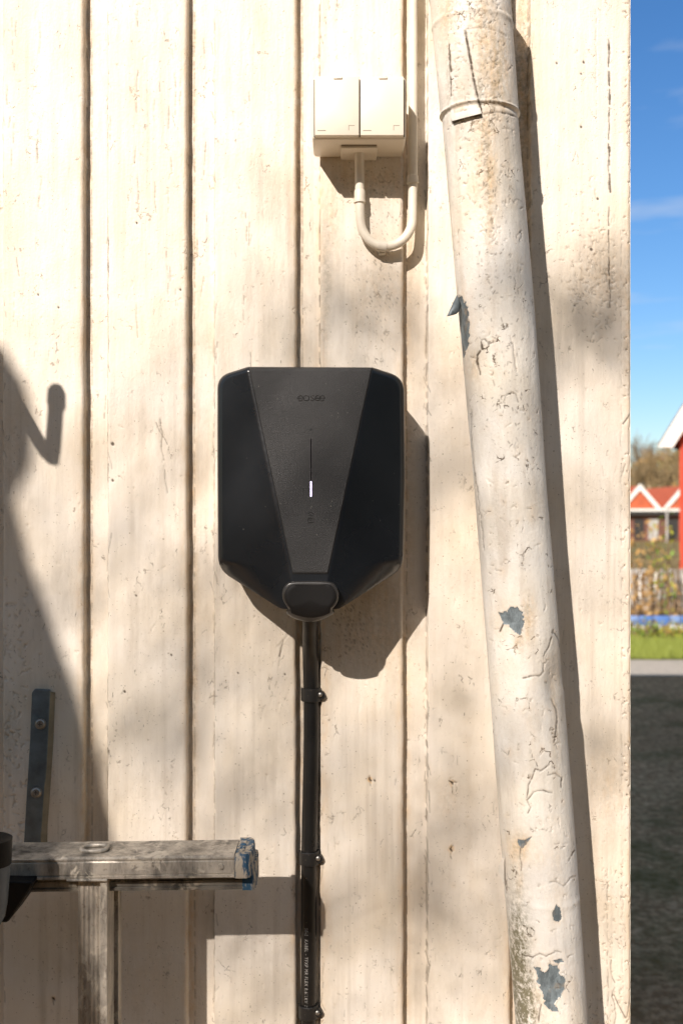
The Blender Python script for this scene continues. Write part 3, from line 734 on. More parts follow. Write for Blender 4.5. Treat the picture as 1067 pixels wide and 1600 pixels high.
# embossed wordmark: low strokes, five round letters joined in a wave
def emb(paths, r, m, name):
    bm = bmesh.new()
    for q in paths:
        add_tube(bm, [P(u, v, cpanel(v)+.0012) for u, v in q], r, 6)
    return finish(name, bm_mesh(name, bm), m, ch, 60)
def arc(cx, cy, rx, ry, a0, a1, n=14): return [(cx+rx*math.cos(R(a0+(a1-a0)*i/n)), cy-ry*math.sin(R(a0+(a1-a0)*i/n))) for i in range(n+1)]
cy = 622
def letter_e(cx): return [[(cx-4.2, cy)]+[(cx+4.2, cy)]+arc(cx, cy, 4.2, 4, 0, 320)]
wm = letter_e(469.5)+[arc(478.6, cy, 4.2, 4, 0, 360), [(482.8, cy-4), (482.8, cy+4)]]
wm += [[(491.0, cy-3.6), (488, cy-4.0), (485.6, cy-2.2), (487.4, cy-.2), (490.2, cy+.6), (491.4, cy+2.2), (489, cy+4), (485.2, cy+3.4)]]
wm += letter_e(496.4)+letter_e(503.6)
emb(wm, .00030, simple('wordmark_relief', (.016, .015, .014), .25, spec=.8), 'wordmark')
sy = [arc(485.5, 805, 5.0, 4.2, 25, 155), arc(485.5, 807, 3.2, 2.4, 25, 155), [(482.2, 809.5), (488.8, 809.5), (489.6, 812), (489.6, 816.4), (481.4, 816.4), (481.4, 812), (482.2, 809.5)], [(484, 812.4), (487, 812.4)]]
emb(sy, .00028, bpy.data.materials['wordmark_relief'], 'symbol')
# socket
def disc_part(name, pts, dfront, dback, m, bev, low=0.0):
    ol = resample(smooth_closed(pts, 2), 160); c = ol.mean(0)
    rows = []
    for s, dd in [(.02, 0), (.5, 0), (.8, 0), (1-bev*1.0, 0), (1-bev*.6, -.0004), (1-bev*.3, -.0012), (1-bev*.08, -.0026), (1, -.0042)]:
        q = c+(ol-c)*s; dep = dfront+dd; rows.append([(p[0], p[1], dep-low*min(1, max(0, (p[1]-948)/22))) for p in q])
    X = []; Y = []; Z = []
    for r in rows:
        w = [P(u, v, d) for u, v, d in r]; X.append([a.x for a in w]); Y.append([a.y for a in w]); Z.append([a.z for a in w])
    X.append(X[-1]); Z.append(Z[-1]); Y.append([-dback]*len(X[0]))
    me = grid_mesh(name, np.array(X), np.array(Y), np.array(Z), closed=True)
    bm = bmesh.new(); bm.from_mesh(me); bmesh.ops.holes_fill(bm, edges=[e for e in bm.edges if e.is_boundary], sides=0)
    bmesh.ops.recalc_face_normals(bm, faces=bm.faces[:]); bm.to_mesh(me); bm.free()
    return finish(name, me, m, ch, 50)
disc_part('socket_recess', [(450, 899), (519, 899), (530, 912), (532, 932), (526, 948), (445, 948), (439, 932), (441, 912)], .0985, .06, M_sock, .05)
rg = disc_part('socket_rim', [(455, 908), (516, 908), (524, 913), (529, 924), (529.5, 935), (525, 945), (520, 950), (519, 955), (523, 957), (520, 961), (503, 969), (486, 972.5), (468, 970), (452, 963), (446, 956), (449, 954), (452, 955), (449, 948), (443, 940), (440.5, 930), (442, 920), (447, 912)], .1120, .05, M_ring, .07, .020)
disc_part('socket_cover', [(458, 912), (488, 914.5), (514, 911.5), (521, 917), (526, 926), (526, 936), (521, 945), (516.5, 951), (516, 956), (516, 959), (503, 964), (487, 966.5), (470, 964.5), (455, 959.5), (453.5, 956), (453.5, 951), (447, 943), (444, 933), (445, 924), (451, 916)], .1132, .08, M_sock, .05, .004)

# ------------------------------------------------------------------ cable and clips
XC = P(484, 800, .005).x; RC = .0086; YC = RC-.0115+.0004
YC = REC-RC-.0025
cb = thing('power_cable', (XC, YC, .2), 'thick black cable with white print running down the wall from the charger', 'cable')
bm = bmesh.new(); pts = []; z = P(484, 955, 0).z
top = [P(485, 945, .045), P(485, 962, .040), P(485, 978, .030)]
def cable_x(z): return XC+.0012*math.sin((z-1.0)*7.0)+.0006*math.sin(z*23) - (.0010 if z < 1.1 else 0)*min(1, (1.1-z)*6)
zz_ = np.linspace(P(0, 1005, 0).z, .05, 150)
pts = top[:]
for i, z in enumerate(zz_):
    k = max(0, 1-i/5)
    pts.append(Vector((cable_x(z), YC-.014*k*k, z)))
add_tube(bm, pts, RC, 28)
finish('sheath', bm_mesh('sheath', bm), M_cable, cb, 60)
cu = bpy.data.curves.new('print', 'FONT'); cu.body = 'SE-1  KABEL - TFXP MR FLEX 0,6/1KV 1TR'; cu.size = .0052; cu.space_character = 1.22; cu.resolution_u = 3
to = bpy.data.objects.new('tmp', cu); COL.objects.link(to); bpy.context.view_layer.update()
me = bpy.data.meshes.new_from_object(to.evaluated_get(bpy.context.evaluated_depsgraph_get())); bpy.data.objects.remove(to)
L0 = max(v.co.x for v in me.vertices); zt = P(0, 1452, .01).z; zb = P(0, 1584, .01).z; s = (zt-zb)/L0
for v in me.vertices:
    z = zt-v.co.x*s; a = (v.co.y-.0018)/RC - .30
    r = RC+.00012; v.co = Vector((cable_x(z)+r*math.sin(a), YC-r*math.cos(a), z))
finish('print', me, M_ink, cb)
def clip(v, first=None):
    z = P(484, v, .015).z; x = cable_x(z)
    c = thing('cable_clip', (x, 0, z), '', 'cable clip', 'black clips holding the cable to the wall')
    bm = bmesh.new(); n = 22; hz = .0072; prof = []
    r0, r1 = RC+.0001, RC+.0026
    A = [math.pi*1.02-(math.pi*1.04)*i/n for i in range(n+1)]
    outer = [(x-r1*1.05, .004)]+[(x+r1*math.cos(t)*1.0, YC-r1*math.sin(t)) for t in A]+[(x+.0148, YC-.0012), (x+.0148, YC+.0045), (x+r0, YC+.0045)]
    inner = [(x+r0*math.cos(t), YC-r0*math.sin(t)) for t in A[::-1]]+[(x-r0, .004)]
    loop = outer+inner
    add_poly(bm, [(a, b, z-hz) for a, b in loop], (0, 0, 2*hz), .0006, 1)
    finish('band', bm_mesh('band', bm), M_clip, c, 40)
    bm = bmesh.new()
    add_tube(bm, [(x+.0108, YC+.004, z), (x+.0108, YC-.0065, z-.0005)], [.0052, .0044], 20)
    finish('screw_boss', bm_mesh('screw_boss', bm), M_clip, c, 40)
    bm = bmesh.new(); add_tube(bm, [(x+.0100, YC-.0060, z+.001), (x+.0100, YC-.0084, z+.001), (x+.0100, YC-.0092, z+.001)], [.0024, .0024, .0014], 14)
    finish('screw', bm_mesh('screw', bm), M_screw, c, 40)
    return c
for v, lb in ((1089, 'black cable clip nearest below the charger, with a small screw'), (1347, 'black cable clip level with the end of the ladder beam'), (1590, 'black cable clip at the bottom edge, just below the white cable print')):
    c = clip(v); c['label'] = lb

# ------------------------------------------------------------------ switch box
bx = thing('switch_box', P(565, 240, 0), 'cream double socket box with two closed flap lids on the wall above the charger', 'electrical box')
FD = .064
a = P(490, 213.5, FD); b = P(634, 117, FD)
bm = bmesh.new()
x0, x1, z0, z1 = a.x-.0016, b.x+.0006, a.z, b.z-.0005
add_box(bm, x0, x1, -FD+.006, -.0005, z0-.0004, z1+.001, .0035, 3)
finish('back_box', bm_mesh('back_box', bm), M_box, bx, 40)
mid = P(562, 0, FD).x
for i, (l, r) in enumerate(((a.x+.0012, mid-.0007), (mid+.0007, b.x-.0022))):
    bm = bmesh.new(); add_box(bm, l, r, -FD-.0005, -FD+.0072, z0+.0012, z1-.001, .0011, 2)
    f = finish('flap_lid', bm_mesh('flap_lid', bm), M_box, bx, 40)
    w = r-l; q = .00064
    for nm, u0, u1, w0, w1, th, m in (('hinge', .42, .62, 2.5, 6.5, .0012, M_box),):
        bm = bmesh.new(); add_box(bm, l+w*u0, l+w*u1, -FD-.0005-th, -FD-.0003, z1-w1*q, z1-w0*q, .0005, 1); finish(nm, bm_mesh(nm, bm), M_box, f, 40)
    # moulded marks: finger notch and small square
    bm = bmesh.new(); zz0 = z0+.0012
    add_box(bm, l+w*.06, l+w*.25, -FD-.00075, -FD-.0003, zz0+7.3*q, zz0+8.3*q); finish('finger_notch', bm_mesh('finger_notch', bm), M_slot, f); bm = bmesh.new()
    xa, xb, za, zb_ = l+w*.76, l+w*.90, zz0+8*q, zz0+16.2*q
    add_poly(bm, [(xa, -FD-.0003, za), (xa, -FD-.0003, zb_), (xb, -FD-.0003, zb_), (xb, -FD-.0003, zb_-.8*q), (xa+.8*q, -FD-.0003, zb_-.8*q), (xa+.8*q, -FD-.0003, za)], (0, -.0004, 0))
    finish('moulded_mark', bm_mesh('moulded_mark', bm), M_slot, f)
for ga, gb in ((x1-.0031, x1-.0016), (mid-.0006, mid+.0006), (x0+.0016, x0+.0028)):
    bm = bmesh.new(); add_box(bm, ga, gb, -FD+.0054, -FD+.0064, z0+.002, z1-.002); finish('lid_gap', bm_mesh('lid_gap', bm), M_gap, bx)
bm = bmesh.new(); c0 = P(532, 240, .045).x; c1 = P(590, 240, .045).x
add_box(bm, c0, c1, -.040, -.0005, z0-.0036, z0+.001, .0008, 1); finish('cable_entry', bm_mesh('cable_entry', bm), M_box, bx, 40)
bm = bmesh.new(); add_box(bm, c0+.001, c1-.001, -.0415, -.040, z0-.0015, z0-.0003); finish('entry_seam', bm_mesh('entry_seam', bm), M_slot, bx)

# ------------------------------------------------------------------ conduit with U bend
cd = thing('conduit_pipe', P(600, 388, .012), 'thin cream conduit bent in a U below the double socket box', 'conduit')
rC = .0050; yC = .012
pts = [(561.5, 236), (561.5, 270), (562, 300), (562.5, 330), (563, 345), (565, 357), (571, 369), (581, 379), (593, 384.5), (606, 385.5), (619, 382), (631, 374), (639, 363), (643.5, 350), (644, 335), (644.5, 300), (645, 285), (645, 240), (645, 150), (645, 60), (645, -20), (645, -120)]
bm = bmesh.new()
P3 = [P(u, v, yC+(0.012 if v < 240 and u < 600 else 0)-(.0 if u < 640 else .004)) for u, v in pts]
# smooth the path
def chaikin(p, it=2):
    for _ in range(it):
        q = [p[0]]
        for a_, b_ in zip(p[:-1], p[1:]): q += [a_.lerp(b_, .25), a_.lerp(b_, .75)]
        p = q+[p[-1]]
    return p
add_tube(bm, chaikin(P3), rC, 16); finish('tube', bm_mesh('tube', bm), M_conduit, cd, 60)
for (u, v0, v1, dep) in ((562, 297, 317, yC), (644.6, 274, 287, yC-.004)):
    bm = bmesh.new(); p0, p1 = P(u, v0, dep), P(u, v1, dep)
    add_tube(bm, [p0, p0.lerp(p1, .12), p0.lerp(p1, .8), p0.lerp(p1, .82), p1], [rC+.0003, rC+.0010, rC+.0010, rC+.0016, rC+.0016], 18)
    finish('coupling', bm_mesh('coupling', bm), M_conduit, cd, 40)
bm = bmesh.new(); pa = P(589, 383.5, yC); pb = P(604, 386, yC)
add_tube(bm, [pa, pa.lerp(pb, .5), pb], rC+.0008, 16); add_box(bm, pa.x+.002, pb.x-.001, -yC+.002, -.0002, pa.z-.0085, pa.z-.002, .001, 1)
finish('pipe_clamp', bm_mesh('pipe_clamp', bm), M_conduit, cd, 40)

# ------------------------------------------------------------------ zinc strap at lower left
st = thing('metal_bracket', P(62, 1200, 0), 'weathered blue grey steel strap with two cross-head screws on the wall above the ladder', 'bracket')
bm = bmesh.new()
Q = [(50, 1083), (54, 1077), (77, 1078), (79, 1082), (73, 1200), (66, 1290), (63, 1345), (36, 1345), (42, 1240), (47, 1160)]
add_poly(bm, [P(u, v, .0065) for u, v in Q], (0, .0062, 0), .0011, 2)
finish('strap_face', bm_mesh('strap_face', bm), M_bracket, st, 50)
bm = bmesh.new()
Q1 = [(77.5, 1080), (73, 1160), (70, 1230), (65, 1290), (62, 1345)]; Q2 = [(87, 1082), (84, 1160), (79, 1235), (75, 1290), (74, 1345)]
va = [bm.verts.new(P(u, v, .0064)) for u, v in Q1]; vb = [bm.verts.new(P(u, v, .0008)) for u, v in Q2]; vc = [bm.verts.new(P(u, v, .0002)) for u, v in Q1]
for i in range(4):
    bm.faces.new((va[i], va[i+1], vb[i+1], vb[i])); bm.faces.new((vb[i], vb[i+1], vc[i+1], vc[i]))
bm.faces.new((va[0], vb[0], vc[0])); bm.faces.new((va[4], vb[4], vc[4]))
finish('strap_flange', bm_mesh('strap_flange', bm), M_bracket_edge, st)
for u, v in ((64, 1131), (57.5, 1238)):
    p0 = P(u, v, .0065)
    bm = bmesh.new(); add_tube(bm, [p0, p0+Vector((0, -.0014, 0)), p0+Vector((0, -.0024, 0))], [.0052, .0052, .0040], 24)
    s_ = finish('screw', bm_mesh('screw', bm), M_screw, st, 30)
    bm = bmesh.new(); add_box(bm, p0.x-.0022, p0.x+.0022, p0.y-.0027, p0.y-.0020, p0.z-.0005, p0.z+.0005); add_box(bm, p0.x-.0005, p0.x+.0005, p0.y-.00275, p0.y-.0020, p0.z-.0022, p0.z+.0022)
    finish('screw_slot', bm_mesh('screw_slot', bm), M_gap, s_)
    bm = bmesh.new(); n = 24
    add_tube(bm, [p0+Vector((0, -.0002, 0)), p0+Vector((0, -.0010, 0))], [.0063, .0060], 24); finish('washer', bm_mesh('washer', bm), M_screw, s_, 30)

# ------------------------------------------------------------------ ladder
z_top = P(0, 1338, .15).z
ld = thing('ladder', Vector((P(145, 1400, .12).x, -.12, 0)), 'paint-spattered aluminium ladder with blue ribbed end caps standing in front of the wall', 'ladder')
piv = Vector((P(366, 1338, .15).x, -.12, z_top)); ROT = Matrix.Translation(piv) @ Matrix.Rotation(R(-.75), 4, 'Y') @ Matrix.Translation(-piv)
xl = -.72; xr = P(366, 1338, .15).x
def beam(name, x0, x1, yf, yb, z0, z1, m, lip=.0022, g=.0012):
    """hollow-section beam with two lips along its front face"""
    bm = bmesh.new(); h = z1-z0
    prof = [(yb, z0), (yb, z1), (yf+.002, z1+.0006), (yf, z1-.0008), (yf, z1-lip), (yf+g, z1-lip-.0007), (yf+g, z1-lip-.002), (yf+g*.4, z1-lip-.0026), (yf+g*.4, z0+lip+.0018), (yf+g, z0+lip+.0012), (yf+g, z0+lip+.0003), (yf, z0+lip), (yf, z0)]
    N = 60
    rings = [[bm.verts.new((x0+(x1-x0)*i/N, y+.0004*(random.random()-.5), z+.0003*(random.random()-.5))) for y, z in prof] for i in range(N+1)]
    for r0, r1 in zip(rings[:-1], rings[1:]):
        for k in range(len(prof)): bm.faces.new((r0[k], r0[(k+1) % len(prof)], r1[(k+1) % len(prof)], r1[k]))
    bm.faces.new(rings[0]); bm.faces.new(rings[-1])
    me = bm_mesh(name, bm); me.transform(ROT); return finish(name, me, m, ld, 35)
ub_ = beam('upper_beam', xl, xr, -.15, -.099, z_top-.0200, z_top, M_alu)
z2 = z_top-.0225
lb_ = beam('lower_beam', xl, P(378, 0, .137).x, -.137, -.088, z2-.0135, z2, M_alud)
def endcap(name, x0, x1, yf, yb, z0, z1, ribs, tone):
    bm = bmesh.new(); pf = []
    n = 90; yc = (yf+yb)/2; ry = (yb-yf)/2
    # plan outline: flat on the beam side, bulging and ribbed on the outer side
    out = [(x0, yb), (x0, yf)]
    for i in range(n+1):
        t = i/n; a = -math.pi/2+math.pi*t
        rib = .0017*(0.5+.5*math.cos(t*ribs*2*math.pi))
        ca = abs(math.cos(a))**.55; sa = math.copysign(abs(math.sin(a))**.8, math.sin(a))
        out.append((x0+.008+(x1-x0-.008-rib*.9)*ca, yc+sa*(ry+.0004)))
    a = [bm.verts.new((x, y, z1-.0012)) for x, y in out]; b = [bm.verts.new((x, y, z0)) for x, y in out]
    c = [bm.verts.new((x*.94+(x0+.010)*.06, y*.94+yc*.06, z1+.0012)) for x, y in out]
    m_ = len(out)
    for i in range(m_):
        bm.faces.new((a[i], a[(i+1) % m_], b[(i+1) % m_], b[i])); bm.faces.new((c[i], c[(i+1) % m_], a[(i+1) % m_], a[i]))
    bm.faces.new(c); bm.faces.new(b)
    # grooves across the top
    for k in range(4):
        y = yf+.010+k*.0085; add_box(bm, x0+.003, x1-.008, y, y+.0036, z1+.0008, z1+.0030, .0008, 1)
    me = bm_mesh(name, bm); me.transform(ROT); return finish(name, me, tone, ld, 40)
endcap('end_cap', xr+.0006, P(397, 0, .13).x, -.1515, -.097, z_top-.0205, z_top+.0008, 9, M_blue)
endcap('end_cap', P(378.5, 0, .137).x, P(402.5, 0, .115).x, -.1385, -.087, z2-.0140, z2+.008, 9, M_blue)
bm = bmesh.new(); p0 = ROT @ P(345, 1354, .1502)
add_tube(bm, [p0+Vector((0, .002, 0)), p0+Vector((0, -.0006, 0))], [.0030, .0026], 18); finish('rivet', bm_mesh('rivet', bm), M_alu, ld, 40)
# D ring lying on the beam
lp = smooth_closed([(124, 1329), (164, 1329), (173, 1318.5), (134, 1318.5)], 2)
bm = bmesh.new(); pts = []
for u, v in lp:
    f = (v-1318)/11.; dep = .118+.02*f
    p_ = P(u, 1334-0*f, dep); pts.append(Vector((P(u, v, dep).x, -dep, z_top+.0028)))
add_tube(bm, pts+[pts[0]], .0022, 10, cap=False); me = bm_mesh('carry_ring', bm); me.transform(ROT); finish('carry_ring', me, M_alu, ld, 60)
# stiles
def extr(name, prof, z0, z1, m, smooth=30):
    bm = bmesh.new(); N = 40
    rings = [[bm.verts.new((x, y, z0+(z1-z0)*i/N)) for x, y in prof] for i in range(N+1)]
    for r0, r1 in zip(rings[:-1], rings[1:]):
        for k in range(len(prof)): bm.faces.new((r0[k], r0[(k+1) % len(prof)], r1[(k+1) % len(prof)], r1[k]))
    bm.faces.new(rings[0]); bm.faces.new(rings[-1]); return finish(name, bm_mesh(name, bm), m, ld, smooth)
sx0 = P(123, 0, .138).x; sx1 = P(160, 0, .138).x; sx2 = P(168.5, 0, .146).x
pf = [(sx0, -.118), (sx0, -.1375)]
for i in range(25):
    t = i/24; pf.append((sx0+(sx1-sx0)*t, -.138-.0012*(0.5+.5*math.cos(t*10*math.pi))))
pf += [(sx1+.0003, -.147), (sx2-.0005, -.147), (sx2, -.1465), (sx2, -.118)]
zt_ = z_top-.0375
extr('stile', pf, .0, zt_+.0135, M_alu)
bx0 = P(166, 0, .108).x; bx1 = P(185, 0, .108).x
extr('stile', [(bx0, -.092), (bx0, -.108), (bx0+.006, -.108), (bx0+.0062, -.104), (bx1-.0068, -.104), (bx1-.0066, -.108), (bx1, -.108), (bx1, -.092)], 0, zt_, M_alu)
pa = P(105, 1374, .149); pb = P(168.5, 1374, .149)
bm = bmesh.new(); add_box(bm, pa.x, pb.x, -.151, -.1380, z_top-.0238, z_top-.0218, .0005, 1); finish('top_plate', bm_mesh('top_plate', bm), M_alu, ld, 30)
# far stile, outside the picture
extr('stile', [(xl+.02, -.1), (xl+.02, -.14), (xl+.06, -.14), (xl+.06, -.1)], 0, zt_, M_alu)
for zr in (.25, .53, .81):
    bm = bmesh.new(); add_box(bm, xl+.06, bx0-.0002, -.132, -.106, zr-.013, zr+.013, .003, 2); finish('rung', bm_mesh('rung', bm), M_alu, ld, 30)
# hinge bracket with a capped tube at the left edge
bm = bmesh.new(); dd = .205
c1 = P(-14, 1308, dd); c2 = P(-14, 1350, dd)
add_tube(bm, [c1, c1+Vector((0, 0, -.0015)), c2], [.0165, .0190, .0182], 32); finish('tube_cap', bm_mesh('tube_cap', bm), M_blackcap, ld, 40)
bm = bmesh.new(); pts = [P(-14, 1348, dd), P(-15, 1380, dd), P(-16, 1410, dd), P(-18, 1430, dd), P(-20, 1440, dd), P(-22, 1446, dd)]
add_tube(bm, pts, [.0174, .0166, .0158, .0148, .0125, .0075], 32); finish('capped_tube', bm_mesh('capped_tube', bm), M_bluegrey, ld, 60)
bm = bmesh.new(); Q = [(-20, 1376), (52, 1378), (50, 1386), (22, 1428), (12, 1442), (-20, 1442)]
add_poly(bm, [P(u, v, .165) for u, v in Q], (0, .05, 0), .0015, 1); finish('hinge_plate', bm_mesh('hinge_plate', bm), M_blackcap, ld, 40)

# ------------------------------------------------------------------ out-of-frame things whose shadows fall on the wall
def cast(u, v, t): return P(u, v, 0)-SD*t
ab = thing('shadow_arm', cast(-120, 380, .35), 'unseen invented arm with a capped upright, shaped to cast the hooked shadow on the wall', 'bracket')
T = .36  # invented arm, bent only to throw the hooked shadow
bm = bmesh.new()
arm = [cast(-420, -60, .02), cast(-380, -60, T), cast(-150, 300, T), cast(-30, 517, T), cast(72, 708, T)]
add_tube(bm, arm, .0066, 14); finish('arm', bm_mesh('arm', bm), M_bracket, ab, 60)
bm = bmesh.new(); add_tube(bm, [cast(80, 719, T), cast(83, 700, T), cast(86.5, 655, T), cast(88, 630, T)], [.0080, .0080, .0078, .0078], 16); finish('upright', bm_mesh('upright', bm), M_bracket, ab, 60)
bm = bmesh.new(); add_tube(bm, [cast(88, 638, T), cast(88.5, 632, T), cast(89, 613, T), cast(88, 607, T), cast(86, 603.5, T)], [.0082, .0096, .0092, .0072, .003], 16); finish('shadow_cap', bm_mesh('shadow_cap', bm), M_blackcap, ab, 60)
bd = None
TB = 1.75  # added unseen sheet, its outline drawn from the shade it casts
shp = [(-900, 380), (-200, 505), (-10, 520), (28, 580), (46, 650), (38, 712), (12, 765), (30, 845), (66, 940), (112, 1072), (166, 1310), (240, 1420), (264, 1500), (284, 1600), (340, 1800), (330, 3300), (-900, 3300)]
q = [cast(u, v, TB) for u, v in shp]
q = [Vector((p.x, p.y, max(p.z, .0))) for p in q]
bm = bmesh.new(); add_poly(bm, q, (0, -.018, 0))
o = finish('shade_sheet', bm_mesh('shade_sheet', bm), simple('plywood', (.42, .30, .17), .7, 0, .3, 6)); tag(o, 'unseen invented sheet behind the camera, outlined to cast soft diagonal shade on the wall', 'sheet')

# shade tree behind the photographer
leafm = simple('leaf', (.07, .11, .03), .6, 0, .4, 8, 0)
barkm = simple('bark', (.14, .11, .08), .9, 0, .4, 12, .8, 30, .01)
tr = thing('shade_tree', (-3.7, -5.4, 0), 'leafy garden tree behind the photographer, throwing soft shade on the wall', 'tree')
blobs = [ # u, v, su, sv, coverage, t
 (945, 445, 38, 50, .85, 4.2), (905, 560, 60, 70, .30, 5), (580, 540, 60, 40, .50, 4.5), (520, 470, 60, 50, .25, 5), (700, 620, 60, 120, .26, 5.5), (640, 800, 60, 140, .26, 5.5),
 (305, 1010, 22, 120, .40, 4.2), (225, 900, 50, 140, .12, 5.5), (400, 1100, 80, 140, .26, 5.5), (705, 1170, 26, 60, .55, 4.5), (735, 1290, 30, 60, .70, 4.5), (700, 1410, 40, 50, .90, 4.4), (770, 1480, 50, 60, .55, 4.5),
 (560, 1200, 80, 120, .18, 5.5), (960, 1180, 40, 80, .35, 5), (960, 760, 50, 60, .18, 5), (880, 1500, 60, 80, .28, 5), (570, 1500, 60, 60, .25, 5), (800, 700, 80, 200, .22, 6), (820, 1300, 80, 200, .22, 6), (100, 780, 60, 90, .30, 5.0), (550, 330, 80, 50, .14, 5), (560, 1400, 140, 200, .24, 6), (400, 500, 60, 60, .16, 4.8), (930, 480, 30, 50, .5, 4.1), (290, 1120, 20, 90, .35, 4.2), (700, 1330, 26, 90, .4, 4.2), (560, 560, 50, 30, .35, 4.2), (440, 1200, 120, 260, .10, 6.2), (700, 1000, 160, 260, .14, 6.2), (900, 1150, 120, 300, .16, 6.2), (620, 500, 50, 50, .35, 4.2), (1000, 440, 40, 60, .6, 4.2), (925, 500, 40, 60, .6, 4.2), (560, 480, 40, 30, .4, 4.2)]
random.seed(77); tw = bmesh.new(); lf = bmesh.new()
hub = Vector((-3.25, -5.3, 3.9))
blobs += [(545, 430, 60, 50, .35, 4.3), (510, 540, 30, 30, .3, 4.2), (460, 1500, 60, 60, .15, 5)]
for (u, v, su, sv, cov, t) in blobs:
    cov *= 1.22 if v > 700 else 1.08
    c = cast(u, v, t); LS = .018
    n = int(cov*2*math.pi*su*sv*.0007**2/(LS*LS*.62)*.9)+2
    add_tube(tw, [hub, hub.lerp(c, .5)+Vector((random.uniform(-.25, .05), random.uniform(-.2, .2), .15)), c], [.007, .004, .002], 5, cap=False)
    for i in range(n):
        cc = cast(u+random.gauss(0, su), v+random.gauss(0, sv), t+random.uniform(-.5, .5))
        a = Vector((random.gauss(0, 1), random.gauss(0, 1), random.gauss(0, 1))).normalized()
        b = a.cross(Vector((random.gauss(0, 1), random.gauss(0, 1), random.gauss(0, 1)))).normalized(); s_ = LS*random.uniform(.6, 1.3)
        w_ = [cc+a*s_*.75, cc+b*s_*.42, cc-a*s_*.75, cc-b*s_*.42]
        lf.faces.new([lf.verts.new(x) for x in w_])
for i in range(1500):   # the rest of the crown, up and to the left of what shades the picture
    cc = Vector((random.gauss(-5.0, .7), random.gauss(-5.6, .8), random.gauss(5.6, .6)))
    h_ = cc + SD*(-cc.y); 
    if -.5 < h_.x < .5 and .6 < h_.z < 2.2: continue
    a = Vector((random.gauss(0, 1), random.gauss(0, 1), random.gauss(0, 1))).normalized(); b = a.orthogonal().normalized(); s_ = .07
    lf.faces.new([lf.verts.new(x) for x in (cc+a*s_, cc+b*s_*.5, cc-a*s_, cc-b*s_*.5)])
add_tube(tw, [(-3.7, -5.4, -.05), (-3.66, -5.4, 1.5), (-3.5, -5.35, 2.9), hub], [.13, .11, .08, .05], 12)
add_tube(tw, [hub, (-4.2, -5.5, 4.8), (-5, -5.6, 5.8)], [.05, .035, .01], 8)
me = bm_mesh('trunk', tw); finish('trunk', me, barkm, tr)
me = bpy.data.meshes.new('crown'); lf.to_mesh(me); lf.free(); finish('crown', me, leafm, tr)

hd = thing('sky_block_hedge', (0, -9.5, 0), 'unseen dark hedge added behind the camera to block low sky light', 'hedge')  # added out of view to hold back sky fill on the wall
lf = bmesh.new(); rs = random.Random(8)
add_box(lf, -16, 16, -10.4, -9.6, 0, 5.6)
for i in range(7000):
    cc = Vector((rs.uniform(-16, 16), rs.uniform(-9.7, -9.3), rs.uniform(0, 5.9))); a = Vector((rs.gauss(0, 1), rs.gauss(0, .4), rs.gauss(0, 1))).normalized(); b = a.cross(Vector((rs.gauss(0, 1), 1, rs.gauss(0, 1)))).normalized(); s_ = .16
    lf.faces.new([lf.verts.new(x) for x in (cc+a*s_, cc+b*s_*.6, cc-a*s_, cc-b*s_*.6)])
me = bpy.data.meshes.new('foliage'); lf.to_mesh(me); lf.free(); finish('foliage', me, simple('hedge_leaf', (.035, .055, .02), .7, 0, .5, 4, 0), hd)
# ------------------------------------------------------------------ background
def B(u, v, r): return P(u, v, DC-r)          # r metres in front of the camera
M_red = simple('falu_red_boards', (.50, .055, .025), .75, 0, .2, 3, 0)
M_redroof = simple('red_gable', (.52, .115, .045), .75, 0, .25, 3, 0)
M_white = simple('white_trim', (.80, .77, .72), .6, 0, .1, 3, 0)
M_dark = simple('dark_opening', (.035, .032, .03), .9)
M_grey = simple('weathered_grey_wood', (.48, .46, .43), .8, 0, .35, 4, 0)
M_tile = simple('roof_tile', (.16, .07, .045), .8, 0, .3, 3, 0)
# red house, gable to the camera
r = 25.0; hx = B(1061, 0, r).x; yy = r-DC; half = 2.3
e = B(1034, 700, r); ze = B(0, 697, r).z; sl_ = 1.55
rh = thing('red_house', (hx, yy, 0), 'tall red wooden house with white bargeboards at the right edge of the photo', 'house')
bm = bmesh.new()
add_poly(bm, [(hx, yy, 0), (hx+2*half, yy, 0), (hx+2*half, yy, ze+.25), (hx+half, yy, ze+.25+half*sl_), (hx, yy, ze+.25)], (0, 7, 0)); finish('wall', bm_mesh('wall', bm), M_red, rh)
xe = e.x; top = Vector((hx+half, yy-.35, ze+(hx+half-xe)*sl_+.15))
for sgn in (1, -1):
    cxm = hx+half; f = lambda x: cxm+(x-cxm)*sgn
    bm = bmesh.new(); th = .34
    add_poly(bm, [(f(xe), yy-.35, ze-.02), (cxm, yy-.35, top.z), (cxm, yy-.35, top.z-.62), (f(xe+.34), yy-.35, ze-.05)], (0, .04, 0)); finish('bargeboard', bm_mesh('bargeboard', bm), M_white, rh)
    bm = bmesh.new()
    add_poly(bm, [(f(xe-.02), yy-.32, ze+.02), (cxm, yy-.32, top.z+.05), (cxm, yy-.32, top.z-.10), (f(xe+.08), yy-.32, ze-.02)], (0, 7.6, 0)); finish('roof', bm_mesh('roof', bm), M_tile, rh)
    bm = bmesh.new(); add_box(bm, f(hx)-.06, f(hx)+.06, yy-.03, yy-.001, .1, ze+.2)
    if sgn < 0: finish('corner_board', bm_mesh('corner_board', bm), M_white, rh)
    else: bm.free()
bm = bmesh.new(); add_box(bm, hx+1.4, hx+2.2, yy-.04, yy-.002, 1.2, 2.4); w = finish('window', bm_mesh('window', bm), M_white, rh)
bm = bmesh.new(); add_box(bm, hx+1.5, hx+2.1, yy-.05, yy-.041, 1.3, 2.3); finish('pane', bm_mesh('pane', bm), simple('glass_dark', (.02, .025, .03), .1), w)
rh.rotation_euler.z = R(-32)
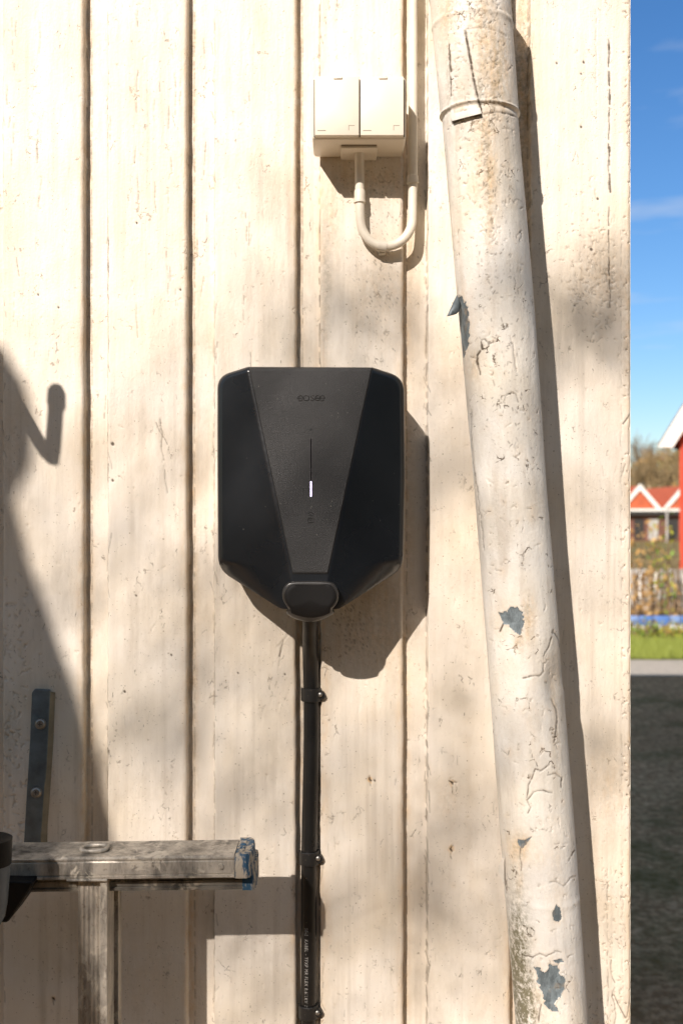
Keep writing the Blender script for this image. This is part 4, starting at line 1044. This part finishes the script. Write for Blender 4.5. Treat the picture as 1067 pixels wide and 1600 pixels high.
# row of garages with small red gables
r = 50.0; yy = r-DC
gz = B(0, 795, r).z; gx0 = B(962, 0, r).x; px = K*r
gr = thing('garage_row', (B(1020, 0, r).x, yy, 0), 'low garage row with red gables and white bargeboards below the bare trees', 'garage')
bm = bmesh.new(); add_box(bm, B(880, 0, r).x, B(1180, 0, r).x, yy, yy+6, 0, gz-.30); finish('wall', bm_mesh('wall', bm), simple('garage_wall', (.20, .085, .06), .8, 0, .5, 1.2), gr)
bm = bmesh.new(); add_box(bm, B(880, 0, r).x, B(1180, 0, r).x, yy-.30, yy+6.1, gz-.30, gz-.12); finish('fascia', bm_mesh('fascia', bm), M_dark, gr)
bm = bmesh.new(); add_box(bm, B(880, 0, r).x, B(1180, 0, r).x, yy-.36, yy+6.1, gz-.118, gz); finish('gutter', bm_mesh('gutter', bm), M_white, gr)
vals = [897, 962, 1030.5, 1099, 1167]
for a_, b_ in zip(vals[:-1], vals[1:]):
    m_ = (a_+b_)/2; 
    A, T_, C = B(a_+1, 794, r), B(m_, 756, r), B(b_-1, 794, r)
    bm = bmesh.new(); add_poly(bm, [(A.x, yy-.25, gz+.002), (C.x, yy-.25, gz+.002), (T_.x, yy-.25, T_.z-.10)], (0, 6, 0)); finish('gable', bm_mesh('gable', bm), M_redroof, gr)
    for (E, s_) in ((A, -1), (C, 1)):
        bm = bmesh.new(); add_poly(bm, [(E.x, yy-.35, gz+.004), (T_.x, yy-.35, T_.z), (T_.x, yy-.35, T_.z-.30), (E.x-s_*.24, yy-.35, gz+.004)], (0, .06, 0)); finish('bargeboard', bm_mesh('bargeboard', bm), M_white, gr)
for i, u in enumerate((925, 955, 990, 1012, 1043, 1080, 1110)):
    bm = bmesh.new(); add_box(bm, B(u, 0, r).x, B(u+15, 0, r).x, yy-.05, yy-.002, .1, gz-.5); finish('garage_door', bm_mesh('garage_door', bm), (M_dark, M_grey)[i % 2], gr)
bm = bmesh.new(); add_tube(bm, [(B(1035, 0, 49).x, 49-DC-.6, 0), (B(1035, 0, 49).x, 49-DC-.6, gz+.1)], .05, 8); finish('downpipe', bm_mesh('downpipe', bm), M_grey, gr)

# bare trees
def tube2(bm, a, b, ra, rb, n=5): add_tube(bm, [a, b], [ra, rb], n, cap=False)
def bare_tree(name, x, y, h, label, col, seed, twigs=1.0):
    rs = random.Random(seed); root = thing(name, (x, y, 0), label, 'tree', 'bare trees behind the garages')
    bt = bmesh.new(); bc = bmesh.new()
    def grow(p, d, l, r_, lev):
        q = p+d*l; 
        tube2(bt if lev < 2 else bc, p, q, r_, r_*.7)
        if lev >= 5: return
        for i in range(3 if lev < 4 else 3):
            nd = (d+Vector((rs.gauss(0, .38), rs.gauss(0, .38), rs.gauss(.12, .25)))).normalized()
            grow(q if i else p.lerp(q, .7), nd, l*rs.uniform(.62, .85), r_*rs.uniform(.5, .68), lev+1)
    for i in range(2): grow(Vector((x+rs.uniform(-.3, .3), y, 0)), Vector((rs.gauss(0, .08), 0, 1)).normalized(), h*.24, h*.022, 0)
    finish('trunk', bm_mesh('trunk', bt), simple('pale_bark', (.36, .28, .18), .9), root)
    finish('crown', bm_mesh('crown', bc), simple('twigs'+str(seed), col, .9, 0, .3, .6, 0), root)
for i, (u, r, h, lab, col) in enumerate(((1000, 62, 6.5, 'leftmost bare brown tree behind the garages, next to the white wall edge', (.25, .18, .09)), (1030, 66, 7.8, 'bare tree with pale forked trunks in the gap between garages and red house', (.30, .21, .10)),
        (1056, 64, 7.6, 'bare brown tree right behind the bargeboard of the red house', (.27, .20, .09)), (1015, 90, 10.5, 'taller grey bare tree, farthest back against the sky', (.22, .19, .16)), (1085, 70, 8, 'bare tree mostly hidden behind the red house', (.26, .19, .1)))):
    bare_tree('bare_tree', B(u, 0, r).x, r-DC, h, lab, col, 40+i)
# brushy slope behind
def scrub(name, x0, x1, y0, y1, z0, z1, n, size, cols, seed, kind='stuff', parent=None, label=None, cat=None, power=1.0):
    rs = random.Random(seed); bms = bmesh.new()
    for i in range(n):
        fx = rs.random(); c = Vector((x0+(x1-x0)*fx, rs.uniform(y0, y1), z0+(z1-z0)*(rs.random()**power)*(.72+.28*math.sin(fx*11+seed))))
        a = Vector((rs.gauss(0, 1), rs.gauss(0, 1), rs.gauss(0, 1.3))).normalized(); b = a.cross(Vector((rs.gauss(0, 1), rs.gauss(0, 1), rs.gauss(0, 1)))).normalized(); s_ = size*rs.uniform(.5, 1.5)
        f = bms.faces.new([bms.verts.new(c+a*s_), bms.verts.new(c+b*s_*.4), bms.verts.new(c-a*s_), bms.verts.new(c-b*s_*.4)]); f.material_index = rs.randrange(len(cols))
    me = bpy.data.meshes.new(name); bms.to_mesh(me); bms.free()
    for c in cols: me.materials.append(c)
    o = finish(name, me, None, parent)
    if label: tag(o, label, cat)
    if kind: o['kind'] = kind
    return o
def leafcol(n, c): 
    m, nt, bs = mat(n); bs.inputs['Base Color'].default_value = (*c, 1); bs.inputs['Roughness'].default_value = .7
    bs.inputs['Transmission Weight'].default_value = 0; return m
cb1 = leafcol('dry_leaf', (.42, .24, .075)); cb2 = leafcol('brown_twig', (.20, .13, .07)); cb3 = leafcol('yellow_green', (.36, .36, .03)); cb4 = leafcol('fresh_green', (.16, .26, .03)); cb5 = leafcol('olive', (.22, .19, .07)); cb6 = leafcol('ochre', (.50, .32, .12))
scrub('far_wood', B(900, 0, 80).x, B(1180, 0, 80).x, 72, 84, 0, 5.6, 5200, .34, [cb5, cb2, cb1], 3, label='brown leafless wood rising behind the garages and bare trees', cat='wood', power=.75)
# near hedges and bushes beyond the lawn (11-12.5 m)
def bush(name, u0, u1, vt, r, n, size, cols, seed, label, power=.8, z0=0.0, vb=None):
    a, b = B(u0, vt, r), B(u1, vt, r); root = thing(name, ((a.x+b.x)/2, r-DC, 0), label, 'bush')
    c = scrub('foliage', a.x, b.x, r-DC-.25, r-DC+.3, z0, a.z/.86, n, size, cols, seed, None, root, power=power)
    bm_ = bmesh.new(); rs = random.Random(seed)
    for i in range(9):
        x = rs.uniform(a.x, b.x); x2 = x+rs.gauss(0, .12); y = r-DC+rs.uniform(-.1, .2)
        add_tube(bm_, [(x, y, 0), ((x+x2)/2+rs.gauss(0, .03), y, a.z*.5), (x2, y+rs.gauss(0, .1), a.z*rs.uniform(.7, 1.05))], [.013, .009, .003], 5, cap=False)
    finish('stems', bm_mesh('stems', bm_), cb2, root); return root
bush('dry_bush', 985, 1022, 838, 12.6, 420, .034, [cb1, cb2, cb6, cb1], 5, 'dry brown leafed bush right beside the white wall edge')
bush('budding_bush', 1018, 1048, 825, 12.9, 260, .034, [cb3, cb3, cb6, cb4], 6, 'bush with yellow green buds in the middle of the hedge row')
bush('low_green_bush', 985, 1032, 972, 11.5, 700, .022, [cb3, cb4, cb5, cb2], 7, 'low yellow green bush in front of the left half of the blue barrier')
bush('low_green_bush', 1032, 1085, 975, 11.45, 700, .022, [cb4, cb3, cb5, cb1], 8, 'low green bush under the right half of the blue barrier')
bush('bare_brown_bush', 1044, 1100, 862, 13.3, 170, .024, [cb2, cb5, cb1], 9, 'thin brown bush in front of the red house')
# pale picket fence and its neighbours
fn = thing('picket_fence', (B(1040, 0, 13.8).x, 13.8-DC, 0), 'weathered pale grey picket fence behind the bushes', 'fence')
for i in range(20):
    x = B(975, 0, 13.8).x+i*.065+random.uniform(-.008, .008); zt2 = B(0, 892+random.uniform(-6, 5), 13.8).z
    bm = bmesh.new(); add_box(bm, x, x+.042, 13.8-DC, 13.8-DC+.018, .12, zt2, .003, 1); finish('picket', bm_mesh('picket', bm), (M_grey, M_white)[i % 3 == 0], fn)
bm = bmesh.new()
for z in (.26, .60): add_box(bm, B(970, 0, 13.8).x, B(1100, 0, 13.8).x, 13.8-DC+.019, 13.8-DC+.045, z, z+.05)
finish('rail', bm_mesh('rail', bm), M_grey, fn)
bar = thing('plastic_barrier', (B(1027, 0, 12.0).x, 12.0-DC, 0), 'low blue and white plastic edging in front of the fence', 'barrier')
x = B(980, 0, 12.0).x; i = 0
while x < B(1090, 0, 12).x:
    w = .13+.03*(i % 3); z0b = B(0, 977, 12).z; z1b = B(0, 962, 12).z
    bm = bmesh.new(); add_box(bm, x, x+w-.012, 12-DC-.03, 12-DC+.03, z0b, z1b, .012, 2); finish('blue_block', bm_mesh('blue_block', bm), simple('blue_plastic%d' % i, (.10, .20, .48) if i % 3 else (.20, .30, .55), .4, 0, .1, 3, 0), bar, 40); x += w; i += 1
bm = bmesh.new(); add_box(bm, B(980, 0, 12).x, B(1090, 0, 12).x, 12-DC-.02, 12-DC+.02, 0, z0b-.002); finish('base_rail', bm_mesh('base_rail', bm), M_white, bar)
# grass blades on the lawn
bms = bmesh.new(); rs = random.Random(2); lo, hi = B(975, 0, 10).x, B(1090, 0, 12).x
for i in range(9000):
    y = rs.uniform(8.80, 10.8); x = rs.uniform(lo-.2, hi); h_ = rs.uniform(.04, .11); dx = rs.gauss(0, .015)
    bms.faces.new([bms.verts.new((x-.004, y, .006)), bms.verts.new((x+.004, y+rs.gauss(0, .003), .006)), bms.verts.new((x+dx, y+rs.gauss(0, .02), h_))])
me = bpy.data.meshes.new('grass'); bms.to_mesh(me); bms.free(); o = finish('grass', me, leafcol('grass_blade', (.22, .26, .04))); tag(o, 'bright green grass strip between the pavement and the bushes', 'grass', kind='stuff')
